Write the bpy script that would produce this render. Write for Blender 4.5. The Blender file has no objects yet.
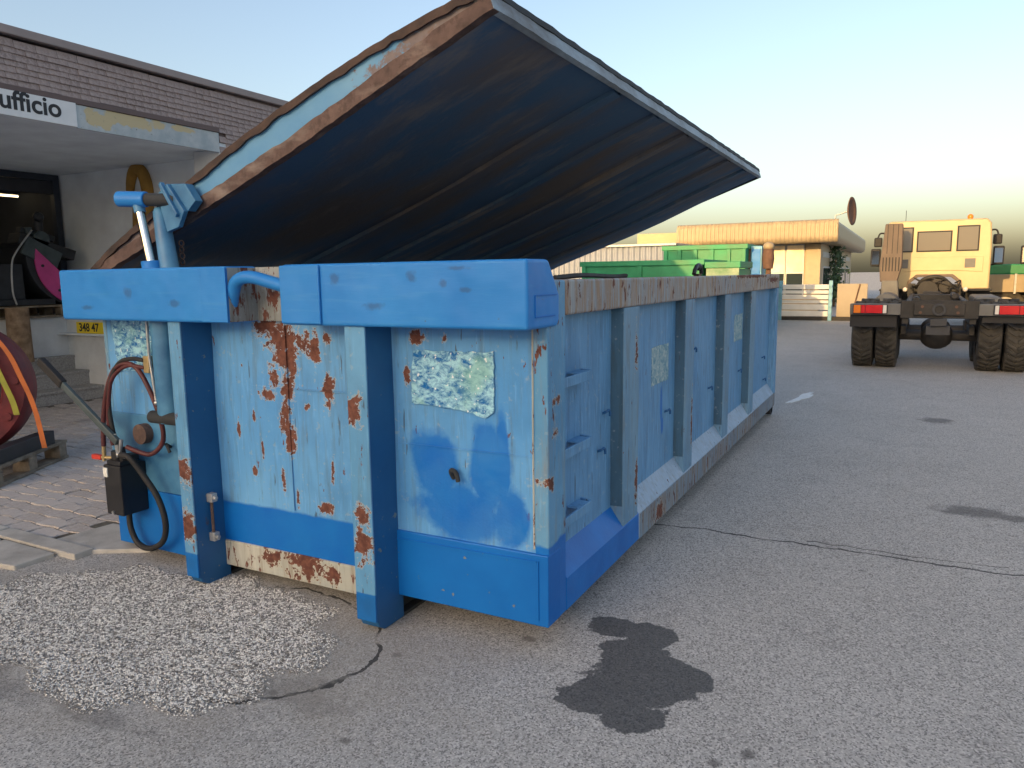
import bpy, bmesh, math, random
import numpy as np
from mathutils import Vector, Matrix
random.seed(7); rng = np.random.default_rng(7)
PI = math.pi
scene = bpy.context.scene
col = scene.collection

# ------------------------------------------------------------------ camera
# world axes: X along the container's front, Y along its length, Z up
FOC = 747.82
def _k(p): return Vector(((p[0]-512)/FOC, (p[1]-384)/FOC, 1.0))
_Y = _k((909, 271)).normalized(); _X = (-_k((-922, 295))).normalized(); _Z = _X.cross(_Y)
cam_d = bpy.data.cameras.new('camera'); cam = bpy.data.objects.new('camera', cam_d); col.objects.link(cam)
cam_d.sensor_width = 36; cam_d.lens = FOC/1024*36; cam_d.clip_start = 0.05; cam_d.clip_end = 3000
right = Vector((_X.x, _Y.x, _Z.x)); down = Vector((_X.y, _Y.y, _Z.y)); fwd = Vector((_X.z, _Y.z, _Z.z))
m3 = Matrix((right, -down, -fwd)).transposed()
cam.matrix_world = Matrix.Translation((0, 0, 1.4)) @ m3.to_4x4()
scene.camera = cam

# ------------------------------------------------------------------ sky, sun, exposure
SUN_EL, SUN_AZ = math.radians(10.5), math.radians(190.0)     # azimuth from +Y, clockwise: behind the camera, a little to the left
world = bpy.data.worlds.new('World'); scene.world = world; world.use_nodes = True
wn = world.node_tree; wn.nodes.clear()
sky = wn.nodes.new('ShaderNodeTexSky'); sky.sky_type = 'NISHITA'; sky.sun_disc = False
sky.sun_elevation = SUN_EL; sky.sun_rotation = SUN_AZ
sky.altitude = 50; sky.air_density = 1.0; sky.dust_density = 3.7; sky.ozone_density = 0.8
bg = wn.nodes.new('ShaderNodeBackground'); bg.inputs['Strength'].default_value = 0.15
wo = wn.nodes.new('ShaderNodeOutputWorld')
tint = wn.nodes.new('ShaderNodeMix'); tint.data_type = 'RGBA'; tint.blend_type = 'MULTIPLY'; tint.inputs[0].default_value = 1.0; tint.inputs[7].default_value = (1.01, .975, 1.0, 1)
wn.links.new(sky.outputs[0], tint.inputs[6]); wn.links.new(tint.outputs[2], bg.inputs[0]); wn.links.new(bg.outputs[0], wo.inputs[0])
sd = bpy.data.lights.new('sun', 'SUN'); sun = bpy.data.objects.new('sun', sd); col.objects.link(sun)
sd.energy = 2.1; sd.angle = math.radians(0.6); sd.color = (1.0, 0.62, 0.24)
sdir = Vector((math.sin(SUN_AZ)*math.cos(SUN_EL), math.cos(SUN_AZ)*math.cos(SUN_EL), math.sin(SUN_EL)))
sun.rotation_euler = sdir.to_track_quat('Z', 'Y').to_euler(); sun.location = (0, -20, 30)
vs = scene.view_settings
vs.view_transform = 'Standard'; vs.look = 'None'; vs.gamma = 1.0; vs.use_curve_mapping = False
vs.exposure = 1.22
scene.render.resolution_x, scene.render.resolution_y = 1024, 768
scene.render.engine = 'CYCLES'

# ------------------------------------------------------------------ material helpers
class G:
    def __init__(s, name):
        s.m = bpy.data.materials.new(name); s.m.use_nodes = True
        s.t = s.m.node_tree; s.n = s.t.nodes; s.b = s.n['Principled BSDF']
        s.tc = s.n.new('ShaderNodeTexCoord').outputs['Object']
    def _in(s, sock, v):
        if hasattr(v, 'links') or isinstance(v, bpy.types.NodeSocket): s.t.links.new(v, sock)
        elif isinstance(v, (tuple, list)) and len(v) == 3 and sock.type == 'RGBA': sock.default_value = (*v, 1)
        else: sock.default_value = v
    def map(s, scale=(1,1,1), loc=(0,0,0), rot=(0,0,0), vec=None):
        n = s.n.new('ShaderNodeMapping'); s._in(n.inputs[0], vec or s.tc)
        n.inputs['Scale'].default_value = scale; n.inputs['Location'].default_value = loc; n.inputs['Rotation'].default_value = rot
        return n.outputs[0]
    def noise(s, scale, detail=3, vec=None, rough=.55, dist=0, colour=False):
        n = s.n.new('ShaderNodeTexNoise'); s._in(n.inputs['Vector'], vec or s.tc)
        n.inputs['Scale'].default_value = scale; n.inputs['Detail'].default_value = detail
        n.inputs['Roughness'].default_value = rough; n.inputs['Distortion'].default_value = dist
        return n.outputs['Color' if colour else 'Fac']
    def vor(s, scale, vec=None, feat='F1', out='Distance'):
        n = s.n.new('ShaderNodeTexVoronoi'); n.feature = feat; s._in(n.inputs['Vector'], vec or s.tc)
        n.inputs['Scale'].default_value = scale; return n.outputs[out]
    def math(s, op, a, b=0.0, c=None, clamp=False):
        n = s.n.new('ShaderNodeMath'); n.operation = op; n.use_clamp = clamp
        s._in(n.inputs[0], a); s._in(n.inputs[1], b)
        if c is not None: s._in(n.inputs[2], c)
        return n.outputs[0]
    def vm(s, op, a, b):
        n = s.n.new('ShaderNodeVectorMath'); n.operation = op; s._in(n.inputs[0], a)
        if b is not None: s._in(n.inputs[1], b)
        return n.outputs['Value'] if op == 'LENGTH' else n.outputs[0]
    def ramp(s, v, a, b, lo=0.0, hi=1.0):
        n = s.n.new('ShaderNodeMapRange'); n.clamp = True; s._in(n.inputs[0], v)
        n.inputs[1].default_value = a; n.inputs[2].default_value = b; n.inputs[3].default_value = lo; n.inputs[4].default_value = hi
        return n.outputs[0]
    def mix(s, f, a, b, mode='MIX'):
        n = s.n.new('ShaderNodeMix'); n.data_type = 'RGBA'; n.blend_type = mode
        s._in(n.inputs[0], f); s._in(n.inputs[6], a); s._in(n.inputs[7], b); return n.outputs[2]
    def mixf(s, f, a, b):
        n = s.n.new('ShaderNodeMix'); n.data_type = 'FLOAT'
        s._in(n.inputs[0], f); s._in(n.inputs[2], a); s._in(n.inputs[3], b); return n.outputs[0]
    def sep(s, vec=None):
        n = s.n.new('ShaderNodeSeparateXYZ'); s._in(n.inputs[0], vec or s.tc); return n.outputs
    def rnd(s): return s.n.new('ShaderNodeObjectInfo').outputs['Random']
    def bump(s, h, strength=.3, dist=.01, prev=None):
        n = s.n.new('ShaderNodeBump'); n.inputs['Strength'].default_value = strength; n.inputs['Distance'].default_value = dist
        s._in(n.inputs['Height'], h)
        if prev is not None: s._in(n.inputs['Normal'], prev)
        return n.outputs[0]
    def spots(s, lst, axes, vec=None, smooth=0):
        """largest of (1 - elliptic distance) over a list of blots (a, b, ra, rb) on the plane of two axes"""
        out = None; v = vec or s.tc
        for (a, b, ra, rb) in lst:
            c = [0,0,0]; k = [0,0,0]
            c[axes[0]], c[axes[1]] = a, b; k[axes[0]], k[axes[1]] = 1/ra, 1/rb
            d = s.vm('LENGTH', s.vm('MULTIPLY', s.vm('SUBTRACT', v, tuple(c)), tuple(k)), None)
            d = s.math('SUBTRACT', 1.0, d)
            out = d if out is None else s.math('SMOOTH_MAX' if smooth else 'MAXIMUM', out, d, smooth or None)
        return out
    def done(s, colr, rough=.6, metal=0.0, normal=None, spec=None, coat=None):
        s._in(s.b.inputs['Base Color'], colr); s._in(s.b.inputs['Roughness'], rough); s._in(s.b.inputs['Metallic'], metal)
        if normal is not None: s._in(s.b.inputs['Normal'], normal)
        if spec is not None: s._in(s.b.inputs['Specular IOR Level'], spec)
        return s.m

def plain(name, c, rough=.6, metal=0.0, var=.18, scale=9, bump=.15, bscale=70, bdist=.003, c2=None, rv=0, spec=None):
    g = G(name); f = g.ramp(g.noise(scale, 5), .3, .7)
    lo = tuple(x*(1-var) for x in c); hi = tuple(min(1, x*(1+var)) for x in c) if c2 is None else c2
    cc = g.mix(f, lo, hi)
    if rv: cc = g.mix(1.0, cc, g.mix(g.rnd(), (1-rv,)*3, (1+rv*.3,)*3), 'MULTIPLY')
    return g.done(cc, g.ramp(f, 0, 1, max(0, rough-.07), min(1, rough+.07)), metal, g.bump(g.noise(bscale, 3), bump, bdist), spec)

RUST = (0.095, 0.037, 0.028); RUST2 = (0.18, 0.073, 0.052)
NEWB = (0.003, 0.125, 0.46); NEWB2 = (0.006, 0.165, 0.55)
OLDB = (0.070, 0.275, 0.60); OLDB2 = (0.15, 0.40, 0.72)

def old_paint(name, base, base2, axes, chips=.7, streak=.5, rust=(), rustamp=.55, new=(), newtest=None, dirt=(0.10,0.13,0.14), dirtamt=.45, newc=None, dr=(.5,.72)):
    """weathered paint: streaked fading, chips, rust blots where listed, fresh-paint repairs where listed"""
    g = G(name)
    sv = g.map((9, 9, .8)); n1 = g.noise(1.6, 5); st = g.noise(4, 6, sv, .65)
    c = g.mix(g.ramp(n1, .3, .7), base, base2); c = g.mix(g.math('MULTIPLY', g.ramp(g.noise(3.3, 6, g.map((1.4, 1.4, .7), (5, 2, 1)), .6), .48, .72), .40), c, tuple(x*.55 for x in base))
    c = g.mix(g.math('MULTIPLY', g.ramp(st, *dr), dirtamt), c, dirt)
    c = g.mix(g.math('MULTIPLY', g.ramp(g.noise(7, 5, sv), .58, .66), streak*.45), c, tuple(min(1, x*1.2+.03) for x in base2))
    # grey scuffs
    c = g.mix(g.math('MULTIPLY', g.ramp(g.noise(38, 4), .62, .7), .35), c, (.36, .42, .45))
    rmask = g.ramp(g.noise(17, 6, g.map((1.6, 1.6, .55)), .62), chips, chips+.02)
    fn = g.math('ADD', g.math('MULTIPLY', g.noise(11, 8, None, .7, .6), .6), g.math('MULTIPLY', g.noise(42, 5, None, .7), .4))
    scr = g.ramp(g.noise(30, 3, g.map((1.6, 1.6, .16)), .5), .69, .71)
    c = g.mix(g.math('MULTIPLY', scr, .8), c, (.05, .07, .09))
    edge = None
    if rust:
        sp = g.math('ADD', g.spots(rust, axes), g.math('MULTIPLY', g.math('SUBTRACT', fn, .5), rustamp*7.0))
        rm = g.ramp(sp, .31, .37); edge = g.ramp(sp, .10, .30)
        c = g.mix(g.math('MULTIPLY', edge, .6), c, (.52, .47, .36))
        rmask = g.math('MAXIMUM', rmask, rm)
    rn = g.mix(g.ramp(g.noise(40, 5), .35, .65), RUST, RUST2)
    nm = None
    if new:
        nm = g.ramp(g.math('ADD', g.spots(new, axes), g.math('MULTIPLY', g.math('SUBTRACT', g.noise(4.5, 5, None, .6), .5), 1.3)), .05, .30)
        nm = g.math('MULTIPLY', nm, g.ramp(g.noise(3.2, 3, None, .5, 2.5), .35, .65, .80, 1.0))
    if newtest is not None:
        t = newtest(g); nm = t if nm is None else g.math('MAXIMUM', nm, t)
    c = g.mix(rmask, c, rn); rough = g.mixf(rmask, .52, .9)
    if nm is not None:
        nc = g.mix(g.ramp(g.noise(5, 4, g.map((1, 1, 1))), .35, .65), newc or NEWB, NEWB2)
        c = g.mix(nm, c, nc); rough = g.mixf(nm, rough, .42)
    h = g.math('ADD', g.math('MULTIPLY', rmask, -.6), g.noise(90, 3))
    nrm = g.bump(g.noise(2.2, 2), .35, .03); nrm = g.bump(h, .25, .003, nrm)
    return g.done(c, rough, 0, nrm, .35)

def ztest(z0, amp=.02, sharp=.006):
    def f(g):
        z = g.sep()[2]
        e = g.math('ADD', z, g.math('MULTIPLY', g.math('SUBTRACT', g.noise(9, 4), .5), amp*2))
        return g.ramp(e, z0+sharp, z0-sharp)
    return f

MT = {}
# fresh blue paint with brush marks, small dents and a few scuffs
g = G('fresh_blue_paint'); f = g.ramp(g.noise(2.5, 5), .3, .7)
c = g.mix(f, (0.014, 0.185, 0.56), (0.032, 0.25, 0.66))
c = g.mix(g.math('MULTIPLY', g.ramp(g.noise(5, 6, g.map((.7, 2, 9))), .55, .7), .35), c, (.07, .29, .62))
c = g.mix(g.ramp(g.noise(21, 6), .69, .72), c, (.07, .10, .14))
dn = g.math('ADD', g.spots([(-1.55,1.40,.03,.03),(-1.42,1.375,.02,.02),(-1.33,1.355,.03,.012),(-1.36,1.43,.05,.01),(-1.72,1.30,.05,.02),(-3.1,1.35,.04,.03),(-2.8,1.30,.05,.02),(-1.9,1.40,.03,.03),(-3.4,1.28,.06,.015)], (0, 2)), g.math('MULTIPLY', g.math('SUBTRACT', g.noise(30, 5), .5), 1.6))
c = g.mix(g.math('MULTIPLY', g.ramp(dn, .05, .6), .55), c, (.03, .08, .20))
nr = g.bump(g.noise(4.2, 2), .5, .035); nr = g.bump(g.noise(60, 4, g.map((.4, .4, 3))), .12, .003, nr)
MT['beam'] = g.done(c, .45, 0, nr, .35)
g = G('deep_blue_paint'); f = g.ramp(g.noise(3.2, 5), .3, .7)
c = g.mix(f, NEWB, NEWB2); c = g.mix(g.ramp(g.noise(26, 6), .70, .73), c, (.16, .20, .22))
MT['deep'] = g.done(c, .45, 0, g.bump(g.noise(3, 3), .35, .02), .3)
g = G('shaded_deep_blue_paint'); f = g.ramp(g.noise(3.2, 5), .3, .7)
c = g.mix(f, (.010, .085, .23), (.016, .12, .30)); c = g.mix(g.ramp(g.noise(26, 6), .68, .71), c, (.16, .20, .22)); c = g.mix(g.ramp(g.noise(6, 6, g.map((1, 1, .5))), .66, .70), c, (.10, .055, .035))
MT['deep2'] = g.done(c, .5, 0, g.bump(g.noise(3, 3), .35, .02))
# front wall: rust runs in the middle bay, touched-up swirls in the right bay
front_rust = [(-2.46,1.19,.10,.05),(-2.37,1.14,.17,.08),(-2.36,1.06,.10,.10),(-2.43,.99,.035,.10),(-2.36,.93,.055,.06),(-2.47,.90,.07,.035),(-2.37,.80,.045,.10),(-2.35,.70,.035,.09),
    (-2.13,.95,.035,.09),(-2.19,1.10,.03,.09),(-2.12,1.16,.03,.03),(-2.25,.86,.02,.02),(-2.12,.60,.016,.06),(-2.41,.52,.014,.07),(-2.58,.54,.018,.03),(-2.66,.72,.012,.05),
    (-2.56,.81,.010,.04),(-2.62,1.02,.010,.02),(-2.52,.65,.010,.05),(-2.33,.45,.012,.05),(-1.66,1.17,.04,.03),(-1.54,1.17,.02,.025),(-1.72,1.02,.02,.05),(-2.17,.42,.05,.03)]
front_new = [(-1.60,.66,.13,.20),(-1.36,.66,.10,.22),(-1.50,.50,.28,.14),(-1.30,.70,.035,.28),(-1.27,.50,.10,.14),(-2.52,.28,.4,.1)]
MT['front'] = old_paint('weathered_front_paint', OLDB, OLDB2, (0, 2), .675, .5, front_rust, .75, front_new, ztest(.375, .012), newc=(0.003, 0.135, 0.52))
MT['stiff'] = old_paint('weathered_post_paint', (0.075,0.25,0.47), (0.14,0.36,0.60), (0, 2), .64, .5, [(-2.85,.55,.08,.07),(-2.83,.3,.06,.1),(-1.83,.36,.08,.10),(-1.83,.48,.05,.05),(-1.86,.9,.05,.07)], .8, (), ztest(.165, .004, .003), newc=(0.012,0.12,0.36))
MT['side'] = old_paint('faded_side_paint', (0.095,0.27,0.50), (0.155,0.345,0.57), (1, 2), .71, 1.0, [], .3, [(3.98,.68,.025,.14),(4.0,.57,.03,.06)], None, (0.06,0.12,0.22), .6)
MT['rib_web'] = old_paint('dark_rib_web_paint', (0.035,0.10,0.18), (0.06,0.15,0.24), (1, 2), .70, .4, [], .8, (), None, (0.04,0.06,0.06), .6)  # darker paint for the near faces of the ribs
MT['rib'] = old_paint('worn_rib_paint', (0.11,0.25,0.42), (0.17,0.32,0.46), (1, 2), .66, .8, [(3.36,1.05,.03,.12),(3.38,.40,.03,.15),(4.42,.5,.02,.2)], .8, (), None, (0.16,0.18,0.17), .8)
def first_bay(g):
    s = g.sep(); y = g.math('ADD', s[1], g.math('MULTIPLY', g.noise(9, 3), .02))
    return g.ramp(y, 3.435, 3.425)
MT['side_rail'] = old_paint('faded_bottom_rail_paint', (0.26,0.38,0.52), (0.36,0.47,0.60), (1, 2), .67, .7, [(3.75,.15,.10,.05)], .8, (), first_bay, (0.24,0.22,0.18), .5)
MT['post'] = old_paint('worn_corner_post_paint', (0.085,0.27,0.49), (0.16,0.36,0.55), (1, 2), .62, .6, [(2.45,.95,.05,.03),(2.44,.83,.04,.03),(2.40,.65,.03,.03)], .8, (), ztest(.42, .03), (0.22,0.22,0.2), .6)
MT['top_rail'] = old_paint('rust_streaked_rail_paint', (0.19,0.28,0.38), (0.36,0.37,0.37), (1, 2), .60, .9, [(6.2,1.375,1.0,.02),(7.3,1.34,.4,.03)], .8, (), None, (0.27,0.175,0.11), 1.0, dr=(.40,.60))
MT['rail_face'] = old_paint('rust_streaked_lower_rail_paint', (0.13,0.23,0.34), (0.24,0.29,0.33), (1, 2), .60, .9, [(3.75,.16,.10,.06)], .8, (), None, (0.20,0.14,0.10), .9, dr=(.42,.62))
MT['pale'] = old_paint('rusty_pale_sill_paint', (0.36,0.40,0.38), (0.50,0.50,0.44), (0, 2), .60, .6, [(-2.30,.14,.16,.07),(-2.50,.15,.08,.05),(-2.14,.13,.05,.05)], .9, (), None, (0.25,0.2,0.14), .7)
MT['recess'] = old_paint('rusty_recess_paint', (0.10,0.12,0.12), (0.34,0.37,0.37), (0, 2), .53, .5, [(-2.22,1.42,.06,.06),(-2.2,1.28,.06,.08)], .5, (), None, (0.12,0.09,0.07), .9)
g = G('rusty_steel'); f = g.ramp(g.noise(6, 6, None, .65), .3, .7)
c = g.mix(f, (.075, .047, .041), (.175, .115, .096)); c = g.mix(g.math('MULTIPLY', g.ramp(g.noise(26, 7, None, .7), .48, .62), .6), c, (.055, .036, .032)); c = g.mix(g.ramp(g.noise(9, 6, g.map((.35, 1, 1))), .50, .7), c, (.29, .235, .205))
MT['rust'] = g.done(c, .88, 0, g.bump(g.noise(55, 5), .5, .006))
# lid front strip: worn light blue with rust creeping in from both edges
g = G('peeling_lid_paint'); f = g.ramp(g.noise(2.4, 5), .3, .7)
sx = g.sep()[0]; c = g.mix(f, (.080, .265, .50), (.17, .37, .56)); c = g.mix(g.ramp(g.noise(8, 6, g.map((.5, 1, 1)), .68), .60, .64), c, g.mix(g.noise(30, 4), RUST, RUST2))
rx = g.math('ADD', g.ramp(sx, -2.1, -1.5), g.ramp(sx, -3.05, -3.25)); rx = g.ramp(g.math('ADD', rx, g.math('MULTIPLY', g.math('SUBTRACT', g.noise(11, 7, None, .7), .5), 2.6)), .45, .62)
c = g.mix(g.math('MULTIPLY', rx, .9), c, g.mix(g.noise(30, 4), (.10, .06, .05), (.25, .18, .15)))
MT['lid_strip'] = g.done(c, .6, 0, g.bump(g.noise(40, 4), .35, .004))
g = G('pale_lid_edge_paint'); c = g.mix(g.ramp(g.noise(5, 6, g.map((1, .4, 1)), .66), .4, .66), (.30, .38, .45), (.15, .155, .16))
MT['lid_edge'] = g.done(c, .65, 0, g.bump(g.noise(50, 4), .4, .004))
# lid underside: soot-dark sheet with rust bands running across the lid
g = G('stained_lid_underside'); bv = g.map((.55, 1.5, .55)); b = g.ramp(g.noise(1.1, 7, bv, .55), .46, .66)
c = g.mix(b, (.058, .130, .235), (.15, .125, .115)); c = g.mix(g.math('MULTIPLY', g.ramp(g.noise(1.5, 8, g.map((.7, 2.0, .7), (3, 1, 0)), .68), .54, .70), .8), c, (.27, .235, .20))
MT['under'] = g.done(c, .85, 0, g.bump(g.noise(30, 5), .4, .005))
g = G('torn_sticker'); v = g.noise(26, 8, g.map((1, 1, 1.6)), .75, .5); c = g.mix(g.ramp(v, .40, .58), (.006, .12, .38), (.36, .66, .78))
c = g.mix(g.math('MULTIPLY', g.ramp(g.noise(6, 5), .52, .66), .6), c, (.22, .46, .40)); c = g.mix(g.ramp(g.noise(60, 4), .63, .68), c, (.72, .80, .82))
MT['sticker'] = g.done(c, .8, 0, g.bump(v, .35, .002), .2)
g = G('grey_sticker_residue'); v = g.noise(34, 6, None, .7, .6); c = g.mix(g.ramp(v, .40, .62), (.10, .26, .36), (.42, .52, .52))
MT['sticker2'] = g.done(c, .6, 0, g.bump(v, .5, .003))
MT['lip'] = plain('dark_rusty_lip', (.045, .032, .028), .9, 0, .35, 9, .5, 40, .006, c2=(.095, .062, .05))
MT['chrome'] = plain('chromed_rod', (.75, .75, .74), .16, 1.0, .06, 20, .03)
MT['steel'] = plain('zinc_steel', (.50, .51, .52), .35, .9, .15, 30, .1)
MT['brass'] = plain('brass_fitting', (.55, .42, .22), .4, .8, .15, 30, .1)
MT['black'] = plain('black_powder_coat', (.012, .013, .017), .45, 0, .2, 12, .1)
MT['rubber'] = plain('black_rubber', (.018, .018, .02), .7, 0, .25, 20, .2)
MT['tyre'] = plain('dusty_tyre_rubber', (.026, .025, .024), .85, 0, .35, 8, .2, 50, .004, c2=(.085, .078, .066))
MT['hose'] = plain('dark_red_hose', (.085, .018, .02), .5, 0, .3, 20, .1)
MT['redtap'] = plain('red_plastic', (.62, .05, .03), .4)
MT['dark'] = plain('grimy_underside_steel', (.030, .034, .038), .8, 0, .35, 7, .3)
MT['oldblue_cyl'] = plain('blue_cylinder_paint', (.045, .19, .40), .45, 0, .25, 6, .15, c2=(.10, .30, .50))
MT['lever'] = plain('grey_lever_paint', (.06, .085, .095), .5, 0, .2, 14, .1)
MT['galv'] = plain('grey_galvanised', (.40, .41, .42), .5, .4, .2, 12, .2)
MT['white_tag'] = plain('paper_label', (.75, .75, .70), .6)
MT['yellow_sign'] = plain('yellow_sign_face', (.92, .70, .03), .5, 0, .05)
MT['ink'] = plain('black_lettering', (.02, .02, .025), .6)
MT['sign_white'] = plain('white_sign_face', (.74, .76, .78), .5, 0, .05)
MT['plaster'] = plain('grey_plaster_wall', (.80, .86, .92), .9, 0, .1, 3, .25, 60, .004)
MT['soffit'] = plain('grey_soffit', (.78, .85, .93), .9, 0, .1, 3, .2)
MT['white_wall'] = plain('pale_concrete_wall', (.74, .76, .77), .85, 0, .12, 4, .3, 40, .005)
g = G('peeling_fascia_paint'); c = g.mix(g.ramp(g.noise(7, 6, None, .62), .35, .65), (.36, .43, .47), (.50, .55, .57))
sp = g.math('ADD', g.spots([(4.65,2.85,.45,.08),(4.4,2.8,.2,.09),(5.2,2.86,.16,.04)], (1, 2)), g.math('MULTIPLY', g.math('SUBTRACT', g.noise(9, 6, None, .65), .5), 2.2))
c = g.mix(g.ramp(sp, .18, .3), c, (.56, .48, .30)); c = g.mix(g.ramp(g.noise(34, 5), .66, .70), c, (.22, .22, .21))
MT['fascia'] = g.done(c, .85, 0, g.bump(g.noise(25, 5), .4, .006))
g = G('brown_shingle'); c = g.mix(g.rnd(), (.24, .19, .185), (.33, .265, .255)); c = g.mix(g.ramp(g.noise(40, 4), .4, .65), c, (.40, .335, .32))
MT['shingle'] = g.done(c, .95, 0, g.bump(g.noise(150, 3), .6, .004))
MT['roofcap'] = plain('brown_roof_capping', (.30, .255, .25), .6, 0, .1, 4, .1)
MT['drip'] = plain('brown_drip_edge', (.13, .092, .088), .6, 0, .1, 4, .1)
MT['granite'] = plain('speckled_granite', (.32, .305, .29), .8, 0, .2, 60, .25, 90, .003, c2=(.50, .485, .46))
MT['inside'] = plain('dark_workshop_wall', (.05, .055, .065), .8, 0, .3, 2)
MT['doorframe'] = plain('dark_blue_frame', (.03, .04, .06), .5)
MT['wood'] = plain('weathered_wood', (.20, .15, .10), .85, 0, .3, 14, .35, 30, .004, c2=(.34, .28, .21))
MT['log'] = plain('bare_log', (.26, .16, .09), .9, 0, .3, 12, .4, 25, .005, c2=(.40, .28, .18))
MT['magenta'] = plain('magenta_paint', (.62, .07, .30), .45, 0, .1)
MT['blacksteel'] = plain('dull_black_steel', (.03, .034, .042), .5, .2, .3, 8, .2)
MT['redpaint'] = plain('worn_red_paint', (.15, .012, .018), .6, 0, .35, 7, .4, 40, .004, c2=(.22, .03, .032))
MT['strap_orange'] = plain('orange_strap', (.75, .20, .05), .7)
MT['strap_yellow'] = plain('yellow_strap', (.50, .46, .06), .7)
MT['ochre'] = plain('ochre_hook_paint', (.36, .20, .035), .6, 0, .25, 9)
MT['bark'] = MT['log']
g = G('paver_concrete'); c = g.mix(g.rnd(), (.42, .365, .33), (.57, .52, .485)); c = g.mix(g.ramp(g.noise(70, 4), .42, .66), c, (.60, .56, .525)); c = g.mix(g.math('MULTIPLY', g.ramp(g.noise(3, 4), .5, .7), .5), c, (.14, .125, .11))
MT['paver'] = g.done(c, .92, 0, g.bump(g.noise(120, 4), .5, .004))
MT['slab'] = plain('pale_concrete_slab', (.42, .40, .365), .92, 0, .22, 6, .4, 90, .004, c2=(.56, .54, .50))
MT['joint'] = plain('earth_joint', (.10, .09, .075), 1, 0, .4, 12, .6, 60, .01, c2=(.16, .145, .12))
g = G('pale_gravel'); vc = g.sep(g.vor(130, None, 'F1', 'Color'))[0]; c = g.mix(g.ramp(vc, .15, .85), (.17, .16, .15), (.90, .87, .81)); 
MT['pebble'] = g.done(c, .9, 0, None)

# asphalt with aggregate speckle, faint tyre lanes, a wet oil stain, a long crack
g = G('worn_asphalt'); s = g.sep()
base = g.mix(g.ramp(g.noise(.7, 5), .3, .7), (.39, .372, .345), (.485, .463, .432))
lane = g.noise(.9, 4, g.map((1.3, .10, 1))); base = g.mix(g.math('MULTIPLY', g.ramp(lane, .52, .66), .5), base, (.43, .405, .37))
base = g.mix(g.math('MULTIPLY', g.ramp(g.noise(2.3, 6, None, .65), .50, .70), .55), base, (.29, .275, .257))
agg = g.vor(180, None, 'F1', 'Color'); aggv = g.sep(agg)[0]
base = g.mix(g.math('MULTIPLY', g.ramp(aggv, .55, .88), .84), base, (.66, .63, .585))
base = g.mix(g.math('MULTIPLY', g.ramp(g.sep(agg)[1], .60, .88), .8), base, (.13, .124, .118))
base = g.mix(g.math('MULTIPLY', g.ramp(g.noise(260, 2), .50, .68), .4), base, (.56, .535, .50))
oil = [(-.96,2.69,.15,.12),(-.82,2.70,.14,.11),(-.82,2.52,.20,.17),(-.74,2.37,.24,.19),(-.62,2.42,.13,.14),(-.80,2.25,.20,.16),(-.87,2.17,.15,.11),(-.71,2.13,.14,.11)]
on = g.math('ADD', g.spots(oil, (0, 1), None, .35), g.math('MULTIPLY', g.math('SUBTRACT', g.noise(12, 7, None, .62), .5), 1.0))
om = g.ramp(on, .22, .27)
oil2 = [(.42,4.98,.30,.16),(.62,4.95,.2,.10),(.30,8.0,.20,.20),(-.16,2.05,.045,.02),(-1.23,2.45,.04,.03),(-.42,2.02,.03,.025),(-1.62,2.12,.035,.025),(-.34,2.10,.03,.04),(-1.85,1.72,.03,.02),(-.12,3.75,.03,.012),(-1.45,1.62,.03,.02)]
o2 = g.ramp(g.math('ADD', g.spots(oil2, (0, 1)), g.math('MULTIPLY', g.math('SUBTRACT', g.noise(9, 5), .5), 1.2)), .15, .55)
base = g.mix(g.math('MULTIPLY', o2, .6), base, (.055, .053, .052))
base = g.mix(g.math('MULTIPLY', om, .78), base, (.020, .020, .021))
dk = g.ramp(g.math('ADD', g.spots([(-2.85,1.33,.35,.10),(-2.3,1.36,.3,.06),(-3.3,1.45,.3,.08),(-1.75,1.75,.25,.12)], (0, 1)), g.math('MULTIPLY', g.math('SUBTRACT', g.noise(6, 6), .5), 2.0)), .1, .5)
base = g.mix(g.math('MULTIPLY', dk, .45), base, (.12, .115, .11))
# rain-washed sand collected round the gravel patch
sand = g.ramp(g.math('ADD', g.spots([(-2.4,1.95,1.4,.75),(-1.75,2.15,.6,.35)], (0, 1)), g.math('MULTIPLY', g.math('SUBTRACT', g.noise(3.5, 5), .5), 1.2)), .0, .6)
base = g.mix(g.math('MULTIPLY', sand, .45), base, (.36, .315, .255))
def crack(x0, x1, y0, amp, w, nsc=1.3, loc=(0,0,0)):
    nz = g.noise(nsc, 7, g.map((1, 0, 0), loc), .62)
    yy = g.math('ADD', s[1], g.math('MULTIPLY', g.math('SUBTRACT', nz, .5), -amp))
    d = g.math('ABSOLUTE', g.math('SUBTRACT', yy, y0))
    ww = g.math('MULTIPLY', g.ramp(g.noise(6, 4), .3, .7, .25, 1.0), w)
    k = g.math('LESS_THAN', d, ww)
    k = g.math('MULTIPLY', k, g.math('GREATER_THAN', s[0], x0)); return g.math('MULTIPLY', k, g.math('LESS_THAN', s[0], x1))
cr = crack(-1.3, 3.0, 4.0, .30, .013)
cr = g.math('MAXIMUM', cr, crack(-.4, .5, 4.06, .25, .007, 1.9, (4, 0, 0)))
dd = g.math('ADD', g.spots([(-2.28,1.98,.60,.44)], (0, 1)), g.math('MULTIPLY', g.math('SUBTRACT', g.noise(5, 6), .5), .35))
rim = g.math('LESS_THAN', g.math('ABSOLUTE', dd), .016)
rim = g.math('MULTIPLY', rim, g.math('GREATER_THAN', s[0], -2.5)); cr = g.math('MAXIMUM', cr, g.math('MULTIPLY', rim, g.ramp(g.noise(5, 3), .4, .5)))
base = g.mix(g.math('MULTIPLY', cr, .85), base, (.02, .02, .02))
hh = g.math('ADD', g.math('MULTIPLY', aggv, .5), g.noise(180, 3)); hh = g.math('SUBTRACT', hh, g.math('MULTIPLY', cr, 2.5))
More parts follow.
